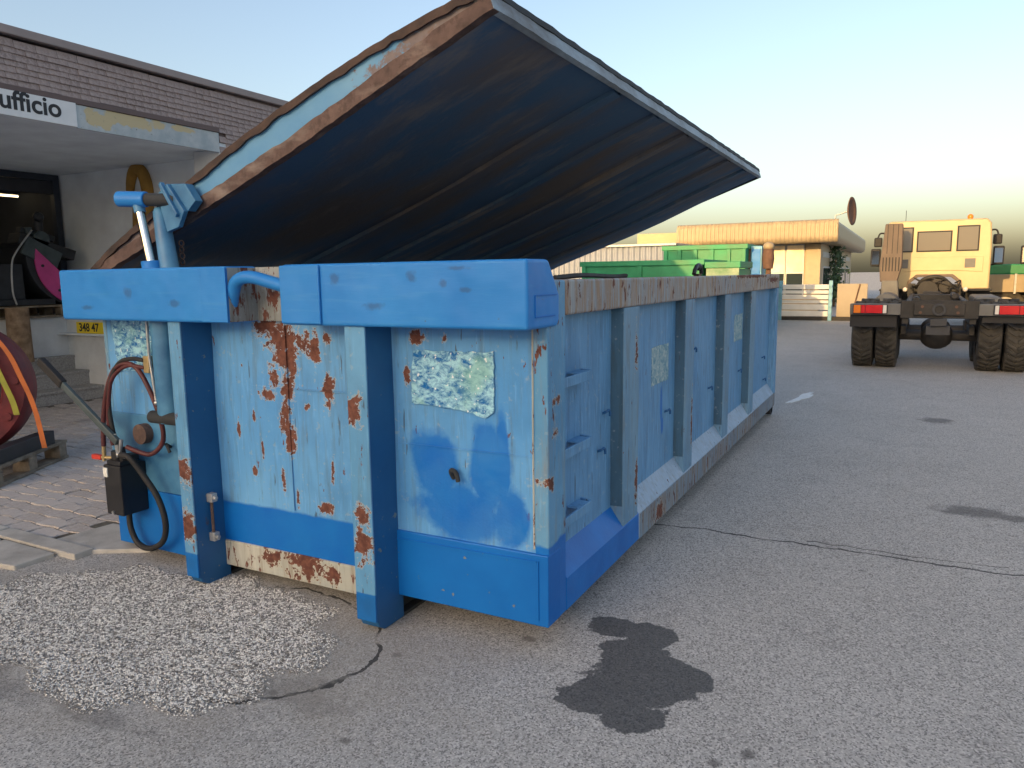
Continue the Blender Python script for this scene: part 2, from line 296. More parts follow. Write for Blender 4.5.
MT['asphalt'] = g.done(base, g.mixf(om, .93, .62), 0, g.bump(hh, .55, .004))

# ------------------------------------------------------------------ mesh helpers
class MB:
    def __init__(s): s.v = []; s.f = []; s.smooth = []
    def add(s, verts, faces, sm=False):
        o = len(s.v); s.v += [tuple(v) for v in verts]
        for f in faces: s.f.append(tuple(o+i for i in f)); s.smooth.append(sm)
        return s
    def box(s, x0, x1, y0, y1, z0, z1):
        v = [(x,y,z) for x in (x0,x1) for y in (y0,y1) for z in (z0,z1)]
        return s.add(v, [(0,1,3,2),(4,6,7,5),(0,4,5,1),(2,3,7,6),(0,2,6,4),(1,5,7,3)])
    def obox(s, c, ux, uy, uz):
        """box with half-extent vectors ux, uy, uz round centre c"""
        c, ux, uy, uz = map(Vector, (c, ux, uy, uz))
        v = [c+ux*a+uy*b+uz*d for a in (-1,1) for b in (-1,1) for d in (-1,1)]
        return s.add(v, [(0,1,3,2),(4,6,7,5),(0,4,5,1),(2,3,7,6),(0,2,6,4),(1,5,7,3)])
    def prism(s, pts, ax, a, b):
        """polygon in the plane of the other two axes (in xyz order), extruded along ax from a to b"""
        def P(p, t):
            q = list(p); q.insert(ax, t); return tuple(q)
        n = len(pts)
        v = [P(p, a) for p in pts] + [P(p, b) for p in pts]
        return s.add(v, [tuple(range(n)), tuple(range(2*n-1, n-1, -1))] + [(i, i+n, (i+1)%n+n, (i+1)%n) for i in range(n)])
    def tube(s, pts, r, seg=12, cap=True):
        pts = [Vector(p) for p in pts]; rr = r if isinstance(r, (list, tuple)) else [r]*len(pts)
        o = len(s.v); up = None
        for i, p in enumerate(pts):
            t = (pts[min(i+1, len(pts)-1)] - pts[max(i-1, 0)]).normalized()
            if up is None: up = t.orthogonal().normalized()
            up = (up - t*up.dot(t)).normalized(); w = t.cross(up)
            for k in range(seg):
                a = 2*PI*k/seg; s.v.append(tuple(p + (up*math.cos(a) + w*math.sin(a))*rr[i]))
        for i in range(len(pts)-1):
            for k in range(seg):
                s.f.append((o+i*seg+k, o+i*seg+(k+1)%seg, o+(i+1)*seg+(k+1)%seg, o+(i+1)*seg+k)); s.smooth.append(True)
        if cap:
            s.f.append(tuple(o+k for k in reversed(range(seg)))); s.smooth.append(False)
            s.f.append(tuple(o+(len(pts)-1)*seg+k for k in range(seg))); s.smooth.append(False)
        return s
    def cyl(s, a, b, r, seg=20): return s.tube([a, b], r, seg)
    def ball(s, c, r, seg=12, rings=8, sc=(1,1,1)):
        v = []; f = []
        for i in range(rings+1):
            t = PI*i/rings
            for k in range(seg):
                a = 2*PI*k/seg; v.append((c[0]+r*sc[0]*math.sin(t)*math.cos(a), c[1]+r*sc[1]*math.sin(t)*math.sin(a), c[2]+r*sc[2]*math.cos(t)))
        for i in range(rings):
            for k in range(seg): f.append((i*seg+k, (i+1)*seg+k, (i+1)*seg+(k+1)%seg, i*seg+(k+1)%seg))
        return s.add(v, f, True)
    def ring(s, c, axis, prof, seg=40, a0=0, a1=2*PI):
        """closed profile [(radius, along axis)] swept round axis"""
        c = Vector(c); ax = Vector(axis).normalized(); u = ax.orthogonal().normalized(); w = ax.cross(u)
        full = abs(a1-a0-2*PI) < 1e-4; n = len(prof); o = len(s.v); steps = seg if full else seg+1
        for i in range(steps):
            a = a0+(a1-a0)*i/seg; d = u*math.cos(a)+w*math.sin(a)
            for (r, h) in prof: s.v.append(tuple(c+d*r+ax*h))
        for i in range(seg):
            for k in range(n):
                j = (i+1) % steps
                s.f.append((o+i*n+k, o+j*n+k, o+j*n+(k+1)%n, o+i*n+(k+1)%n)); s.smooth.append(True)
        return s
    def build(s, name, mat, parent=None, bevel=0, auto=True, seg=2):
        me = bpy.data.meshes.new(name); me.from_pydata(s.v, [], s.f); me.validate()
        bm = bmesh.new(); bm.from_mesh(me); bmesh.ops.recalc_face_normals(bm, faces=bm.faces); bm.to_mesh(me); bm.free()
        if any(s.smooth):
            for p, k in zip(me.polygons, s.smooth): p.use_smooth = k
            try: me.set_sharp_from_angle(angle=math.radians(38))
            except Exception: pass
        o = bpy.data.objects.new(name, me); col.objects.link(o)
        me.materials.append(MT[mat] if isinstance(mat, str) else mat)
        if bevel:
            b = o.modifiers.new('bevel', 'BEVEL'); b.width = bevel; b.segments = seg; b.limit_method = 'ANGLE'; b.angle_limit = math.radians(40)
        if parent is not None: attach(o, parent)
        return o
def world_mat(o):
    m = o.matrix_basis.copy()
    if o.parent: m = world_mat(o.parent) @ o.matrix_parent_inverse @ m
    return m
def attach(o, parent):
    o.parent = parent; o.matrix_parent_inverse = world_mat(parent).inverted()
def tag(o, label, cat, group=None, kind=None):
    if label: o['label'] = label
    if cat: o['category'] = cat
    if group: o['group'] = group
    if kind: o['kind'] = kind
    return o
def thing(name, label, cat, loc=(0,0,0), group=None):
    o = bpy.data.objects.new(name, None); col.objects.link(o); o.location = loc; o.empty_display_size = .2
    return tag(o, label, cat, group)
def copy_tree(o, parent=None):
    c = o.copy(); col.objects.link(c)
    if parent is not None: c.parent = parent
    for ch in list(o.children): copy_tree(ch, c)
    return c
def text_obj(name, body, size, loc, rot, mat, parent, align='CENTER', depth=.002, sx=1.0, bold=0.0):
    cu = bpy.data.curves.new(name, 'FONT'); cu.body = body; cu.size = size; cu.align_x = align; cu.align_y = 'CENTER'; cu.extrude = depth; cu.offset = bold
    t = bpy.data.objects.new(name, cu); col.objects.link(t)
    dg = bpy.context.evaluated_depsgraph_get(); me = bpy.data.meshes.new_from_object(t.evaluated_get(dg))
    bpy.data.objects.remove(t); bpy.data.curves.remove(cu)
    o = bpy.data.objects.new(name, me); col.objects.link(o); me.materials.clear(); me.materials.append(MT[mat])
    M = Matrix.Translation(loc) @ rot.to_4x4() @ Matrix.Diagonal((sx, 1, 1, 1)); me.transform(M)
    if parent is not None: attach(o, parent)
    return o
def bez(pts, n=10):
    """Catmull-Rom through points"""
    P = [Vector(p) for p in pts]; P = [P[0]*2-P[1]] + P + [P[-1]*2-P[-2]]; out = []
    for i in range(1, len(P)-2):
        for k in range(n):
            t = k/n; a, b, c, d = P[i-1], P[i], P[i+1], P[i+2]
            out.append(.5*((2*b)+(c-a)*t+(2*a-5*b+4*c-d)*t*t+(3*b-a-3*c+d)*t**3))
    out.append(P[-2]); return out

# ================================================================== SETTING: ground
gm = MB(); gm.add([(-900,-900,0),(900,-900,0),(900,1500,0),(-900,1500,0)], [(0,1,2,3)])
ground = tag(gm.build('ground', 'asphalt'), 'worn grey asphalt yard with an oil stain and a crack', None, None, 'structure')

# paved forecourt: bedding sheet with separate blocks on it
PX0, PX1, PY0, PY1 = -9.0, -3.62, 2.285, 9.0
pb = MB(); pb.box(-9.2, -4.0, 2.17, 9.2, -.05, .0145); pb.box(-3.9999, -3.60, 2.58, 9.2, -.05, .0145)
pav = tag(pb.build('pavement', 'joint'), 'paved forecourt of brown interlocking blocks', None, None, 'structure')
def paver_mesh():
    L, W, h, e = .214, .104, .022, .011
    out = [(-L/2,-W/2),(-L/4,-W/2-e*.6),(0,-W/2-.0),(L/4,-W/2+e),(L/2,-W/2),(L/2-e*.7,0),(L/2,W/2),(L/4,W/2-e*.6),(0,W/2),(-L/4,W/2+e),(-L/2,W/2),(-L/2-e*.7,0)]
    ins = [(x*.965, y*.93) for x, y in out]; n = len(out)
    v = [(x,y,-.02) for x,y in out] + [(x,y,h-.005) for x,y in out] + [(x,y,h) for x,y in ins]
    f = [tuple(range(2*n,3*n))]
    for i in range(n):
        j = (i+1)%n; f += [(i,j,n+j,n+i),(n+i,n+j,2*n+j,2*n+i)]
    me = bpy.data.meshes.new('paver'); me.from_pydata(v, [], f); me.materials.append(MT['paver']); return me, v, f
pme, pv, pf = paver_mesh()
spots_p = []
yy = PY0+.055; r = 0
while yy < PY1:
    xx = PX1 - (.11 if r % 2 else 0) - .11
    while xx > PX0:
        if not (xx > -4.06 and yy < 2.60) and not (xx < -8.45 and yy < 5.8) : spots_p.append((xx, yy))
        xx -= .221
    yy += .1115; r += 1
def in_view(x, y):
    d = Vector((x, y, -1.4)); z = d.dot(fwd); u = 512+FOC*d.dot(right)/z; w = 384+FOC*d.dot(down)/z
    if z < .1 or u < -15 or w > 780: return 1e9
    if x > -4.1 and y > 2.9 : return 1e8            # behind the container
    return z
spots_p.sort(key=lambda p: in_view(*p))
rest = MB()
for i, (x, y) in enumerate(spots_p):
    a = random.uniform(-.02, .02); dz = random.uniform(-.004, .004)
    if i < 300:
        o = bpy.data.objects.new('paver', pme); col.objects.link(o); o.location = (x, y, dz); o.rotation_euler = (random.uniform(-.015,.015), random.uniform(-.015,.015), a); attach(o, pav)
    else:
        rest.add([(x+p[0], y+p[1], p[2]+dz) for p in pv], pf)
o = rest.build('paver_field', 'paver', pav); o['kind'] = 'stuff'
# kerb strip and slabs at the edge of the forecourt
def slab(name, pts, h):
    m = MB(); n = len(pts); cx = sum(p[0] for p in pts)/n; cy = sum(p[1] for p in pts)/n
    m.prism(pts, 2, -.02, h); return m.build(name, 'slab', pav, .006)
for a, b in ((-3.67,-4.42),(-4.43,-5.20),(-5.21,-6.0),(-6.01,-6.9)):
    slab('kerb_stone', [(b+.004,2.175),(a-.004,2.175+random.uniform(-.01,.01)),(a-.004,2.282),(b+.004,2.282)], .03)
slab('concrete_slab', [(-4.02,2.29),(-3.68,2.27),(-3.42,2.42),(-3.50,2.62),(-3.98,2.60)], .022)
xs = [-3.80,-4.28,-4.72,-5.3,-5.8]
for a, b in zip(xs, xs[1:]):
    slab('concrete_slab', [(b+.012,1.93+random.uniform(-.02,.02)),(a-.012,1.96),(a-.012,2.16),(b+.012,2.165)], .022+random.uniform(-.004,.005))
for a, b in zip([-4.22,-4.7,-5.15],[-4.7,-5.15,-5.7]):
    slab('concrete_slab', [(b+.012,1.74),(a-.012,1.76),(a-.012,1.925),(b+.012,1.915)], .018+random.uniform(-.004,.004))

# gravel patch: crushed pale stone, too many pieces to count
def gravel():
    N = 80000
    poly = [(-3.75,1.62),(-3.35,1.55),(-2.9,1.47),(-2.56,1.40),(-2.1,1.50),(-1.93,1.78),(-1.98,2.10),(-2.25,2.30),(-2.65,2.36),(-3.0,2.28),(-3.3,2.20),(-3.55,1.95)]
    ang = np.array([math.atan2((p[1]-1.88)*1.6, p[0]+2.75) for p in poly]); rad = np.array([math.hypot((p[1]-1.88)*1.6, p[0]+2.75) for p in poly])
    oi = np.argsort(ang); ang, rad = ang[oi], rad[oi]
    x = rng.uniform(-3.9, -1.8, N*2); y = rng.uniform(1.3, 2.5, N*2)
    a = np.arctan2((y-1.88)*1.6, x+2.75); r = np.hypot((y-1.88)*1.6, x+2.75)
    R = np.interp(a, ang, rad, period=2*PI)*(1+.05*np.sin(a*9)+.04*np.sin(a*17+1))
    q = r/R; keep = rng.random(N*2) < np.clip((1.10-q)/.16, 0, 1); x, y, q = x[keep], y[keep], q[keep]
    n = len(x); s = rng.uniform(.0022, .0050, n)
    base = np.array([(1,.2,0),(0,1,0),(-1,0,0),(.2,-1,0),(0,0,.55),(0,0,-.5)])
    V = np.repeat(base[None], n, 0)*(s[:,None,None]*rng.uniform(.6, 1.35, (n,6,1)))
    th = rng.uniform(0, 6.28, n); c_, s_ = np.cos(th), np.sin(th)
    X = V[:,:,0]*c_[:,None]-V[:,:,1]*s_[:,None]; Y = V[:,:,0]*s_[:,None]+V[:,:,1]*c_[:,None]
    P = np.stack([X+x[:,None], Y+y[:,None], V[:,:,2]+(.0015+.0025*rng.random(n))[:,None]], -1).reshape(-1, 3)
    F0 = np.array([(0,1,4),(1,2,4),(2,3,4),(3,0,4),(1,0,5),(2,1,5),(3,2,5),(0,3,5)])
    F = (F0[None]+(np.arange(n)*6)[:,None,None]).reshape(-1, 3)
    me = bpy.data.meshes.new('gravel'); me.from_pydata(P.tolist(), [], F.tolist()); me.materials.append(MT['pebble'])
    o = bpy.data.objects.new('gravel', me); col.objects.link(o)
    tag(o, 'patch of pale crushed gravel filling a hole in the asphalt', 'gravel', None, 'stuff')
gravel()

# ================================================================== CONTAINER
CT = thing('roll_off_container', 'long blue steel roll-off container with rusty lid raised on its hinge', 'container', (-2.345, 2.38, 0))
XL, XR, YF, YB = -3.58, -1.11, 2.38, 7.66
def part(name, mb, mat, parent=CT, bevel=0, seg=2): return mb.build(name, mat, parent, bevel, seg=seg)
# front wall
def grid_wall(x0, x1, z0, z1, y, t, nx, nz, amp):
    m = MB(); v = []; f = []
    for i in range(nx+1):
        for k in range(nz+1):
            x = x0+(x1-x0)*i/nx; z = z0+(z1-z0)*k/nz
            e = math.sin(PI*i/nx)*math.sin(PI*k/nz)
            v.append((x, y+amp*e*math.sin(x*5.1+z*3.3)*math.cos(z*4.7-x*2.1), z))
    for i in range(nx):
        for k in range(nz): f.append((i*(nz+1)+k, (i+1)*(nz+1)+k, (i+1)*(nz+1)+k+1, i*(nz+1)+k+1))
    m.add(v, f, True); return m
part('front_wall', grid_wall(XL+.004, XR-.052, .11, 1.43, YF, .04, 40, 22, .007), 'front')
part('wall_liner', MB().box(XL+.05, XR-.06, YF+.02, YF+.045, .12, 1.36), 'dark')
part('corner_post', MB().box(XR-.056, XR, YF-.003, YF+.155, .106, 1.384), 'post', bevel=.006)
part('corner_post', MB().box(XL, XL+.03, YF-.003, YF+.155, .06, 1.384), 'post', bevel=.006)
part('corner_seam', MB().tube([(XR-.060,YF-.001,.4),(XR-.061,YF-.002,.8),(XR-.060,YF-.001,1.24)], .004, 6), 'pale')
for a_, b_, z_ in ((-1.785, XR-.062, .745), (-2.79, -1.88, .93)): part('panel_seam', MB().box(a_, b_, YF-.0035, YF+.004, z_, z_+.004), 'front')
part('panel_seam', MB().box(-2.352, -2.348, YF-.0055, YF+.004, .385, 1.22), 'front')
# lower front plates
part('sill_plate', MB().box(-1.80, XR+.001, YF-.012, YF+.10, .106, .385), 'deep', bevel=.005)
part('weld_strip', MB().obox((-1.47,YF-.014,.352), (.315,0,.004), (0,.004,0), (0,0,.0035)), 'deep')
part('weld_strip', MB().obox((-1.150,YF-.014,.245), (.003,0,0), (0,.003,0), (0,0,.115)), 'deep')
part('sill_plate', MB().box(-2.80, -1.87, YF-.008, YF+.08, .06, .185), 'pale', bevel=.006)
part('side_plate', MB().box(XL-.002, -2.866, YF-.010, YF+.06, .055, .36), 'deep', bevel=.004)
part('side_plate', MB().box(XL-.004, -2.87, YF-.008, YF+.03, .362, .745), 'oldblue_cyl', bevel=.004)
# front stiffeners that run down into the skids
def stiffener(x0, x1, nm):
    m = MB(); r = .05
    prof = [(2.22, 1.222), (2.22, .055), (2.235, .022), (2.27, .0), (2.40, .0), (2.40, 1.222)]
    m.prism(prof, 0, x0, x1); o = part('stiffener', m, 'deep2', bevel=.006); part('front_flange', MB().box(x0-.003, x1+.002, 2.210, 2.2195, .05, 1.2215), 'stiff', o, .003); return o
stiffener(-2.872, -2.800, 0); stiffener(-1.878, -1.787, 1)
for x0, x1 in ((-2.87,-2.80), (-1.877,-1.788)):
    m = MB(); xm = (x0+x1)/2
    m.box(x0-.0, x1+.0, 2.401, 7.5, .0, .016); m.box(xm-.006, xm+.006, 2.401, 7.5, .016, .105); m.box(x0, x1, 2.401, 7.5, .100, .114)
    part('skid_rail', m, 'dark', bevel=.003)
for z in (.411, .226):
    m = MB(); m.box(-2.800, -2.765, 2.285, 2.318, z-.02, z+.02); m.cyl((-2.80,2.30,z), (-2.750,2.30,z), .011, 8)
    part('clamp_bolt', m, 'galv', bevel=.003)
part('tie_rod', MB().cyl((-2.785,2.30,.22), (-2.785,2.30,.41), .007, 8), 'rust')
# floor and cross members underneath
part('floor', MB().box(XL+.05, XR-.06, 2.43, YB-.05, .118, .15), 'dark')
for k in range(9):
    y = 2.75+k*.58; part('cross_member', MB().box(XL+.08, XR-.13, y, y+.07, .108, .1175), 'dark')
# right side: wall, rails, ribs
part('side_wall', MB().box(XR-.066, XR-.060, YF+.15, YB, .20, 1.30), 'side')
part('top_rail', MB().box(XR-.078, XR+.004, YF+.156, YB+.02, 1.255, 1.386), 'top_rail', bevel=.008)
m = MB(); m.prism([(XR-.12,.106),(XR+.001,.106),(XR+.001,.238),(XR-.062,.335),(XR-.12,.335)], 1, YF+.156, YB)
o = part('bottom_rail', m, 'side_rail', bevel=.004)
part('rail_face', MB().box(XR+.0005, XR+.004, 3.435, YB-.01, .108, .232), 'rail_face', o)
ribs = [(3.19,3.405),(4.25,4.445),(5.29,5.47),(6.27,6.47)]
for y0, y1 in ribs:
    m = MB(); m.prism([(y0-.004,0),(y0,.0595),(y1,.0595),(y1+.004,0)], 2, .20, 1.254)
    m.v = [(XR-.0605+v[1], v[0], v[2]) for v in m.v]
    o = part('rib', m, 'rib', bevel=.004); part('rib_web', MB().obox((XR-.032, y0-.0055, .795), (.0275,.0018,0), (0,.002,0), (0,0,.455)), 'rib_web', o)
part('corner_post', MB().box(XR-.07, XR+.002, YB-.10, YB+.015, .106, 1.254), 'side', bevel=.006)
part('edge_gasket', MB().tube(bez([(-1.16,2.55,1.392),(-1.15,2.8,1.40),(-1.17,3.2,1.393),(-1.15,3.32,1.396)], 6), .010, 6), 'rubber')
m = MB(); m.box(-1.15, -1.12, 4.55, 4.63, 1.386, 1.40); m.tube(bez([(-1.135,4.50,1.398),(-1.135,4.53,1.43),(-1.135,4.60,1.452),(-1.135,4.66,1.44),(-1.135,4.68,1.40)], 5), .013, 8); m.ball((-1.135,4.59,1.44), .022, 8, 6)
part('lid_catch', m, 'black')
# ladder rungs
for z in (1.0, .725, .455):
    m = MB(); m.box(XR-.012, XR-.002, YF+.15, 2.80, z-.018, z+.022); m.obox((XR-.034,2.815,z+.002), (.026,-.012,0), (.003,.005,0), (0,0,.02))
    m.box(XR-.06, XR-.012, 2.68, 2.79, z+.016, z+.022)
    part('ladder_rung', m, 'side', bevel=.002)
# tarpaulin hooks
hk = MB(); hk.tube(bez([(-.004,0,0),(.018,0,.010),(.024,.012,.016),(.023,.028,.006),(.022,.032,-.014)], 5), .0058, 7)
hook0 = None
for (y, z) in [(3.02,.63),(4.05,.635),(5.08,.624),(6.10,.623),(7.2,.618),(3.08,.79),(6.60,.36),(4.62,.93),(7.3,.40)]:
    if hook0 is None:
        hook0 = hk.build('tarp_hook', 'deep2', None); o = hook0
    else: o = hook0.copy(); col.objects.link(o)
    o.location = (XR-.060, y, z); attach(o, CT)
# stickers (flat residue)
def sticker(pts, ax, a, b, mat):
    out = []; n = len(pts)
    for i in range(n):
        p, q = pts[i], pts[(i+1)%n]; L = math.hypot(q[0]-p[0], q[1]-p[1]); k = max(2, int(L/.018))
        for j in range(k):
            t = j/k; out.append((p[0]+(q[0]-p[0])*t+random.uniform(-.004,.004), p[1]+(q[1]-p[1])*t+random.uniform(-.004,.004)))
    m = MB(); m.prism(out, ax, a, b); return part('sticker_residue', m, mat)
sticker([(-1.683,1.122),(-1.324,1.127),(-1.326,.905),(-1.36,.880),(-1.50,.905),(-1.695,.912)], 1, YF-.010, YF-.004, 'sticker')
sticker([(-3.50,1.225),(-3.205,1.225),(-3.215,1.02),(-3.34,.965),(-3.475,.955)], 1, YF-.011, YF-.004, 'sticker')
sticker([(3.79,.815),(4.10,.815),(4.10,1.02),(3.79,1.02)], 0, XR-.0605, XR-.0575, 'sticker2')
sticker([(5.90,.875),(6.22,.875),(6.22,1.08),(5.90,1.08)], 0, XR-.0605, XR-.0575, 'sticker2')
m = MB(); m.tube(bez([(-1.515,YF,.63),(-1.515,YF-.02,.66),(-1.50,YF-.03,.67),(-1.487,YF-.025,.655),(-1.483,YF-.02,.625)], 5), .009, 8)
part('tarp_hook', m, 'dark')
# left side and back
part('side_wall', MB().box(XL+.05, XL+.056, YF+.15, YB, .20, 1.30), 'side')
part('top_rail', MB().box(XL, XL+.08, YF+.156, YB+.02, 1.255, 1.386), 'top_rail', bevel=.008)
part('bottom_rail', MB().box(XL, XL+.10, YF+.156, YB, .106, .30), 'side_rail', bevel=.004)
for y0, y1 in ribs:
    part('rib', MB().box(XL, XL+.05, y0, y1, .30, 1.254), 'side', bevel=.004)
part('rear_door', MB().box(XL+.05, XR-.07, YB-.04, YB, .12, 1.36), 'side')
m = MB(); m.box(XR-.10, XR-.02, YB-.06, YB+.04, .03, .44); m.cyl((XR-.12,YB-.02,.09), (XR-.02,YB-.02,.09), .08, 16)
part('rear_roller', m, 'dark', bevel=.004)
# front top beam, two blocks with the lifting bar between them
ch = [(2.19,1.222),(2.43,1.222),(2.45,1.24),(2.45,1.335),(2.36,1.456),(2.19,1.456)]
m = MB(); m.prism(ch, 0, -2.165, -1.095); part('front_beam', m, 'beam', bevel=.012, seg=3)
m = MB(); m.prism(ch, 0, -3.598, -2.475); part('front_beam', m, 'beam', bevel=.012, seg=3)
part('beam_plate', MB().box(-2.168, -1.968, 2.178, 2.189, 1.228, 1.452), 'beam', bevel=.012)
part('beam_plate', MB().box(-2.62, -2.470, 2.184, 2.1885, 1.226, 1.452), 'beam', bevel=.004)
m = MB(); m.obox((-1.094,2.335,1.335), (.0025,0,0), (0,.085,0), (0,0,.002)); m.obox((-1.094,2.325,1.262), (.0025,0,0), (0,.08,0), (0,0,.002)); m.obox((-1.094,2.247,1.30), (.0025,0,0), (0,.002,0), (0,0,.036))
part('end_cap_weld', m, 'deep')
part('recess_plate', MB().box(-2.475, -2.165, 2.352, 2.40, 1.224, 1.452), 'recess')
part('recess_plate', MB().box(-2.474, -2.4715, 2.20, 2.352, 1.226, 1.45), 'recess')
m = MB(); m.tube(bez([(-2.50,2.235,1.285),(-2.483,2.228,1.325),(-2.462,2.22,1.36),(-2.438,2.212,1.39),(-2.395,2.21,1.408),(-2.34,2.215,1.408),(-2.26,2.22,1.39),(-2.14,2.225,1.362)], 8), .026, 16)
part('lifting_bar', m, 'beam')
# top flanges of the container front
part('top_rail', MB().box(XL+.03, XR-.03, 2.452, 2.53, 1.33, 1.384), 'rust', bevel=.005)

# ---- lid
import bisect
LH = Vector((-3.70, 0, 1.497)); LT = Vector((-1.372, 0, 2.352)); LD = (LT-LH).normalized(); LN = Vector((-LD.z, 0, LD.x)); LLEN = (LT-LH).length
LY0, LY1 = 2.50, 8.02
def lp(u, y, w): return LH + LD*u + LN*w + Vector((0, y, 0))
def lbox(u0, u1, y0, y1, w0, w1):
    v = [lp(u,y,w) for u in (u0,u1) for y in (y0,y1) for w in (w0,w1)]
    m = MB(); m.add(v, [(0,1,3,2),(4,6,7,5),(0,4,5,1),(2,3,7,6),(0,2,6,4),(1,5,7,3)]); return m
TOPU = [-.12,-.067,.068,.283,.604,1.062,1.457,1.824,2.086,2.362,2.45,2.50]; TOPW = [.0,.008,.037,.058,.0885,.1245,.141,.139,.128,.101,.081,.07]
BOTU = [-.12,.10,.47,1.0,1.42,2.03,2.50]; BOTW = [-.06,-.052,-.055,-.053,-.047,-.020,-.003]
def top_w(u): return float(np.interp(u, TOPU, TOPW))
def bot_w(u): return float(np.interp(u, BOTU, BOTW))
NU, NY = 46, 60
lid_m = MB(); v = []; f = []
for j in range(NY+1):
    y = LY0+.004+(LY1-LY0-.008)*j/NY
    for i in range(NU+1):
        u = -.10+(LLEN+.10)*i/NU
        w = top_w(u) - .004 + .003*math.sin(y*4.3+u*2)+ random.uniform(-.0015,.0015)
        v.append(lp(u, y, w))
for j in range(NY):
    for i in range(NU):
        a = j*(NU+1)+i; f.append((a, a+1, a+NU+2, a+NU+1))
lid_m.add(v, f, True)
LID = part('lid', lid_m, 'rust')
und = MB(); v = []; f = []
for j in range(NY+1):
    y = LY0+.004+(LY1-LY0-.008)*j/NY
    for i in range(13):
        u = -.10+(LLEN+.09)*i/12; v.append(lp(u, y, bot_w(u)+.014+.006*math.cos(2*PI*(y-LY0)/.69)+.004*math.sin(u*4)))
for j in range(NY):
    for i in range(12):
        a = j*13+i; f.append((a, a+1, a+14, a+13))
und.add(v, f, True); part('inner_sheet', und, 'under', LID)
for k in (2, 3, 4, 5, 6, 7):
    y = LY0+.69*k; m = MB(); a_ = []
    for u in (.02, .5, 1.0, 1.42, 2.03, LLEN-.03): a_.append((u, bot_w(u)))
    v = []; f = []
    for u, w in a_: v += [lp(u,y-.05,w-.004), lp(u,y+.05,w-.004), lp(u,y+.05,w+.03), lp(u,y-.05,w+.03)]
    for i in range(len(a_)-1):
        for q in range(4): f.append((4*i+q, 4*i+4+q, 4*i+4+(q+1)%4, 4*i+(q+1)%4))
    m.add(v, f); part('lid_rib', m, 'under', LID)
# front edge: peeling blue strip with rusty flange under it and rag of rust on top
m = MB(); n = 60; vt = []; fs = []
for i in range(n+1):
    u = -.10+(LLEN+.10)*i/n; lo = bot_w(u)+.052; hi = max(lo+.006, top_w(u)-.012+random.uniform(-.004,.004))
    vt += [lp(u, LY0, lo), lp(u, LY0, hi)]
for i in range(n): fs.append((2*i, 2*i+2, 2*i+3, 2*i+1))
m.add(vt, fs); part('front_strip', m, 'lid_strip', LID)
m = MB(); vt = []; fs = []
for i in range(n+1):
    u = -.10+(LLEN+.103)*i/n; a = bot_w(u)+random.uniform(-.0025,.0025); hi = bot_w(u)+.060+random.uniform(-.005,.005)
    vt += [lp(u, LY0-.014, a), lp(u, LY0-.014, hi), lp(u, LY0+.03, hi), lp(u, LY0+.03, a)]
for i in range(n):
    b = 4*i
    for k in range(4): fs.append((b+k, b+4+k, b+4+(k+1)%4, b+(k+1)%4))
fs += [(0,1,2,3), (4*n+3,4*n+2,4*n+1,4*n)]
m.add(vt, fs); part('front_flange', m, 'rust', LID)
m = MB(); vt = []; fs = []
for i in range(n+1):
    u = -.10+(LLEN+.10)*i/n; w = top_w(u)-.006+random.uniform(-.002,.003)
    vt += [lp(u, LY0-.018, w-.022+random.uniform(-.006,.004)), lp(u, LY0-.018, w+.008), lp(u, LY0+.05, w+.012), lp(u, LY0+.05, w-.01)]
for i in range(n):
    b = 4*i
    for k in range(4): fs.append((b+k, b+4+k, b+4+(k+1)%4, b+(k+1)%4))
fs += [(0,1,2,3), (4*n+3,4*n+2,4*n+1,4*n)]
m.add(vt, fs); part('top_lip', m, 'lip', LID)
# free long edge
m = MB(); vt = []; fs = []; n2 = 70
for i in range(n2+1):
    y = LY0-.010+(LY1-LY0+.01)*i/n2; a = random.uniform(-.002,.002)
    vt += [lp(LLEN-.02, y, -.004), lp(LLEN+.006+a, y, -.002), lp(LLEN+.008+a, y, .055), lp(LLEN-.02, y, .06)]
for i in range(n2):
    b = 4*i
    for k in range(4): fs.append((b+k, b+4+k, b+4+(k+1)%4, b+(k+1)%4))
fs += [(0,1,2,3), (4*n2+3,4*n2+2,4*n2+1,4*n2)]
m.add(vt, fs); part('side_edge', m, 'lid_edge', LID)
m = MB(); vt = []; fs = []
for i in range(n2+1):
    y = LY0-.012+(LY1-LY0+.016)*i/n2; a = random.uniform(-.0015,.0025)
    vt += [lp(LLEN-.06, y, .052), lp(LLEN+.012+a, y, .056+a*.4), lp(LLEN+.014+a, y, .086+a), lp(LLEN-.06, y, .090)]
for i in range(n2):
    b = 4*i
    for k in range(4): fs.append((b+k, b+4+k, b+4+(k+1)%4, b+(k+1)%4))
fs += [(0,1,2,3), (4*n2+3,4*n2+2,4*n2+1,4*n2)]
m.add(vt, fs); part('top_lip', m, 'dark', LID)
part('rear_edge', lbox(.02, LLEN, LY1-.012, LY1, -.004, .06), 'dark', LID)
part('hinge_tube', MB().cyl((-3.72, 2.6, 1.37), (-3.72, 7.9, 1.37), .035, 14), 'rust', CT)
for k in range(5): part('hinge_bracket', MB().box(-3.74, -3.55, 2.75+k*1.2, 2.81+k*1.2, 1.33, 1.40), 'rust', CT)

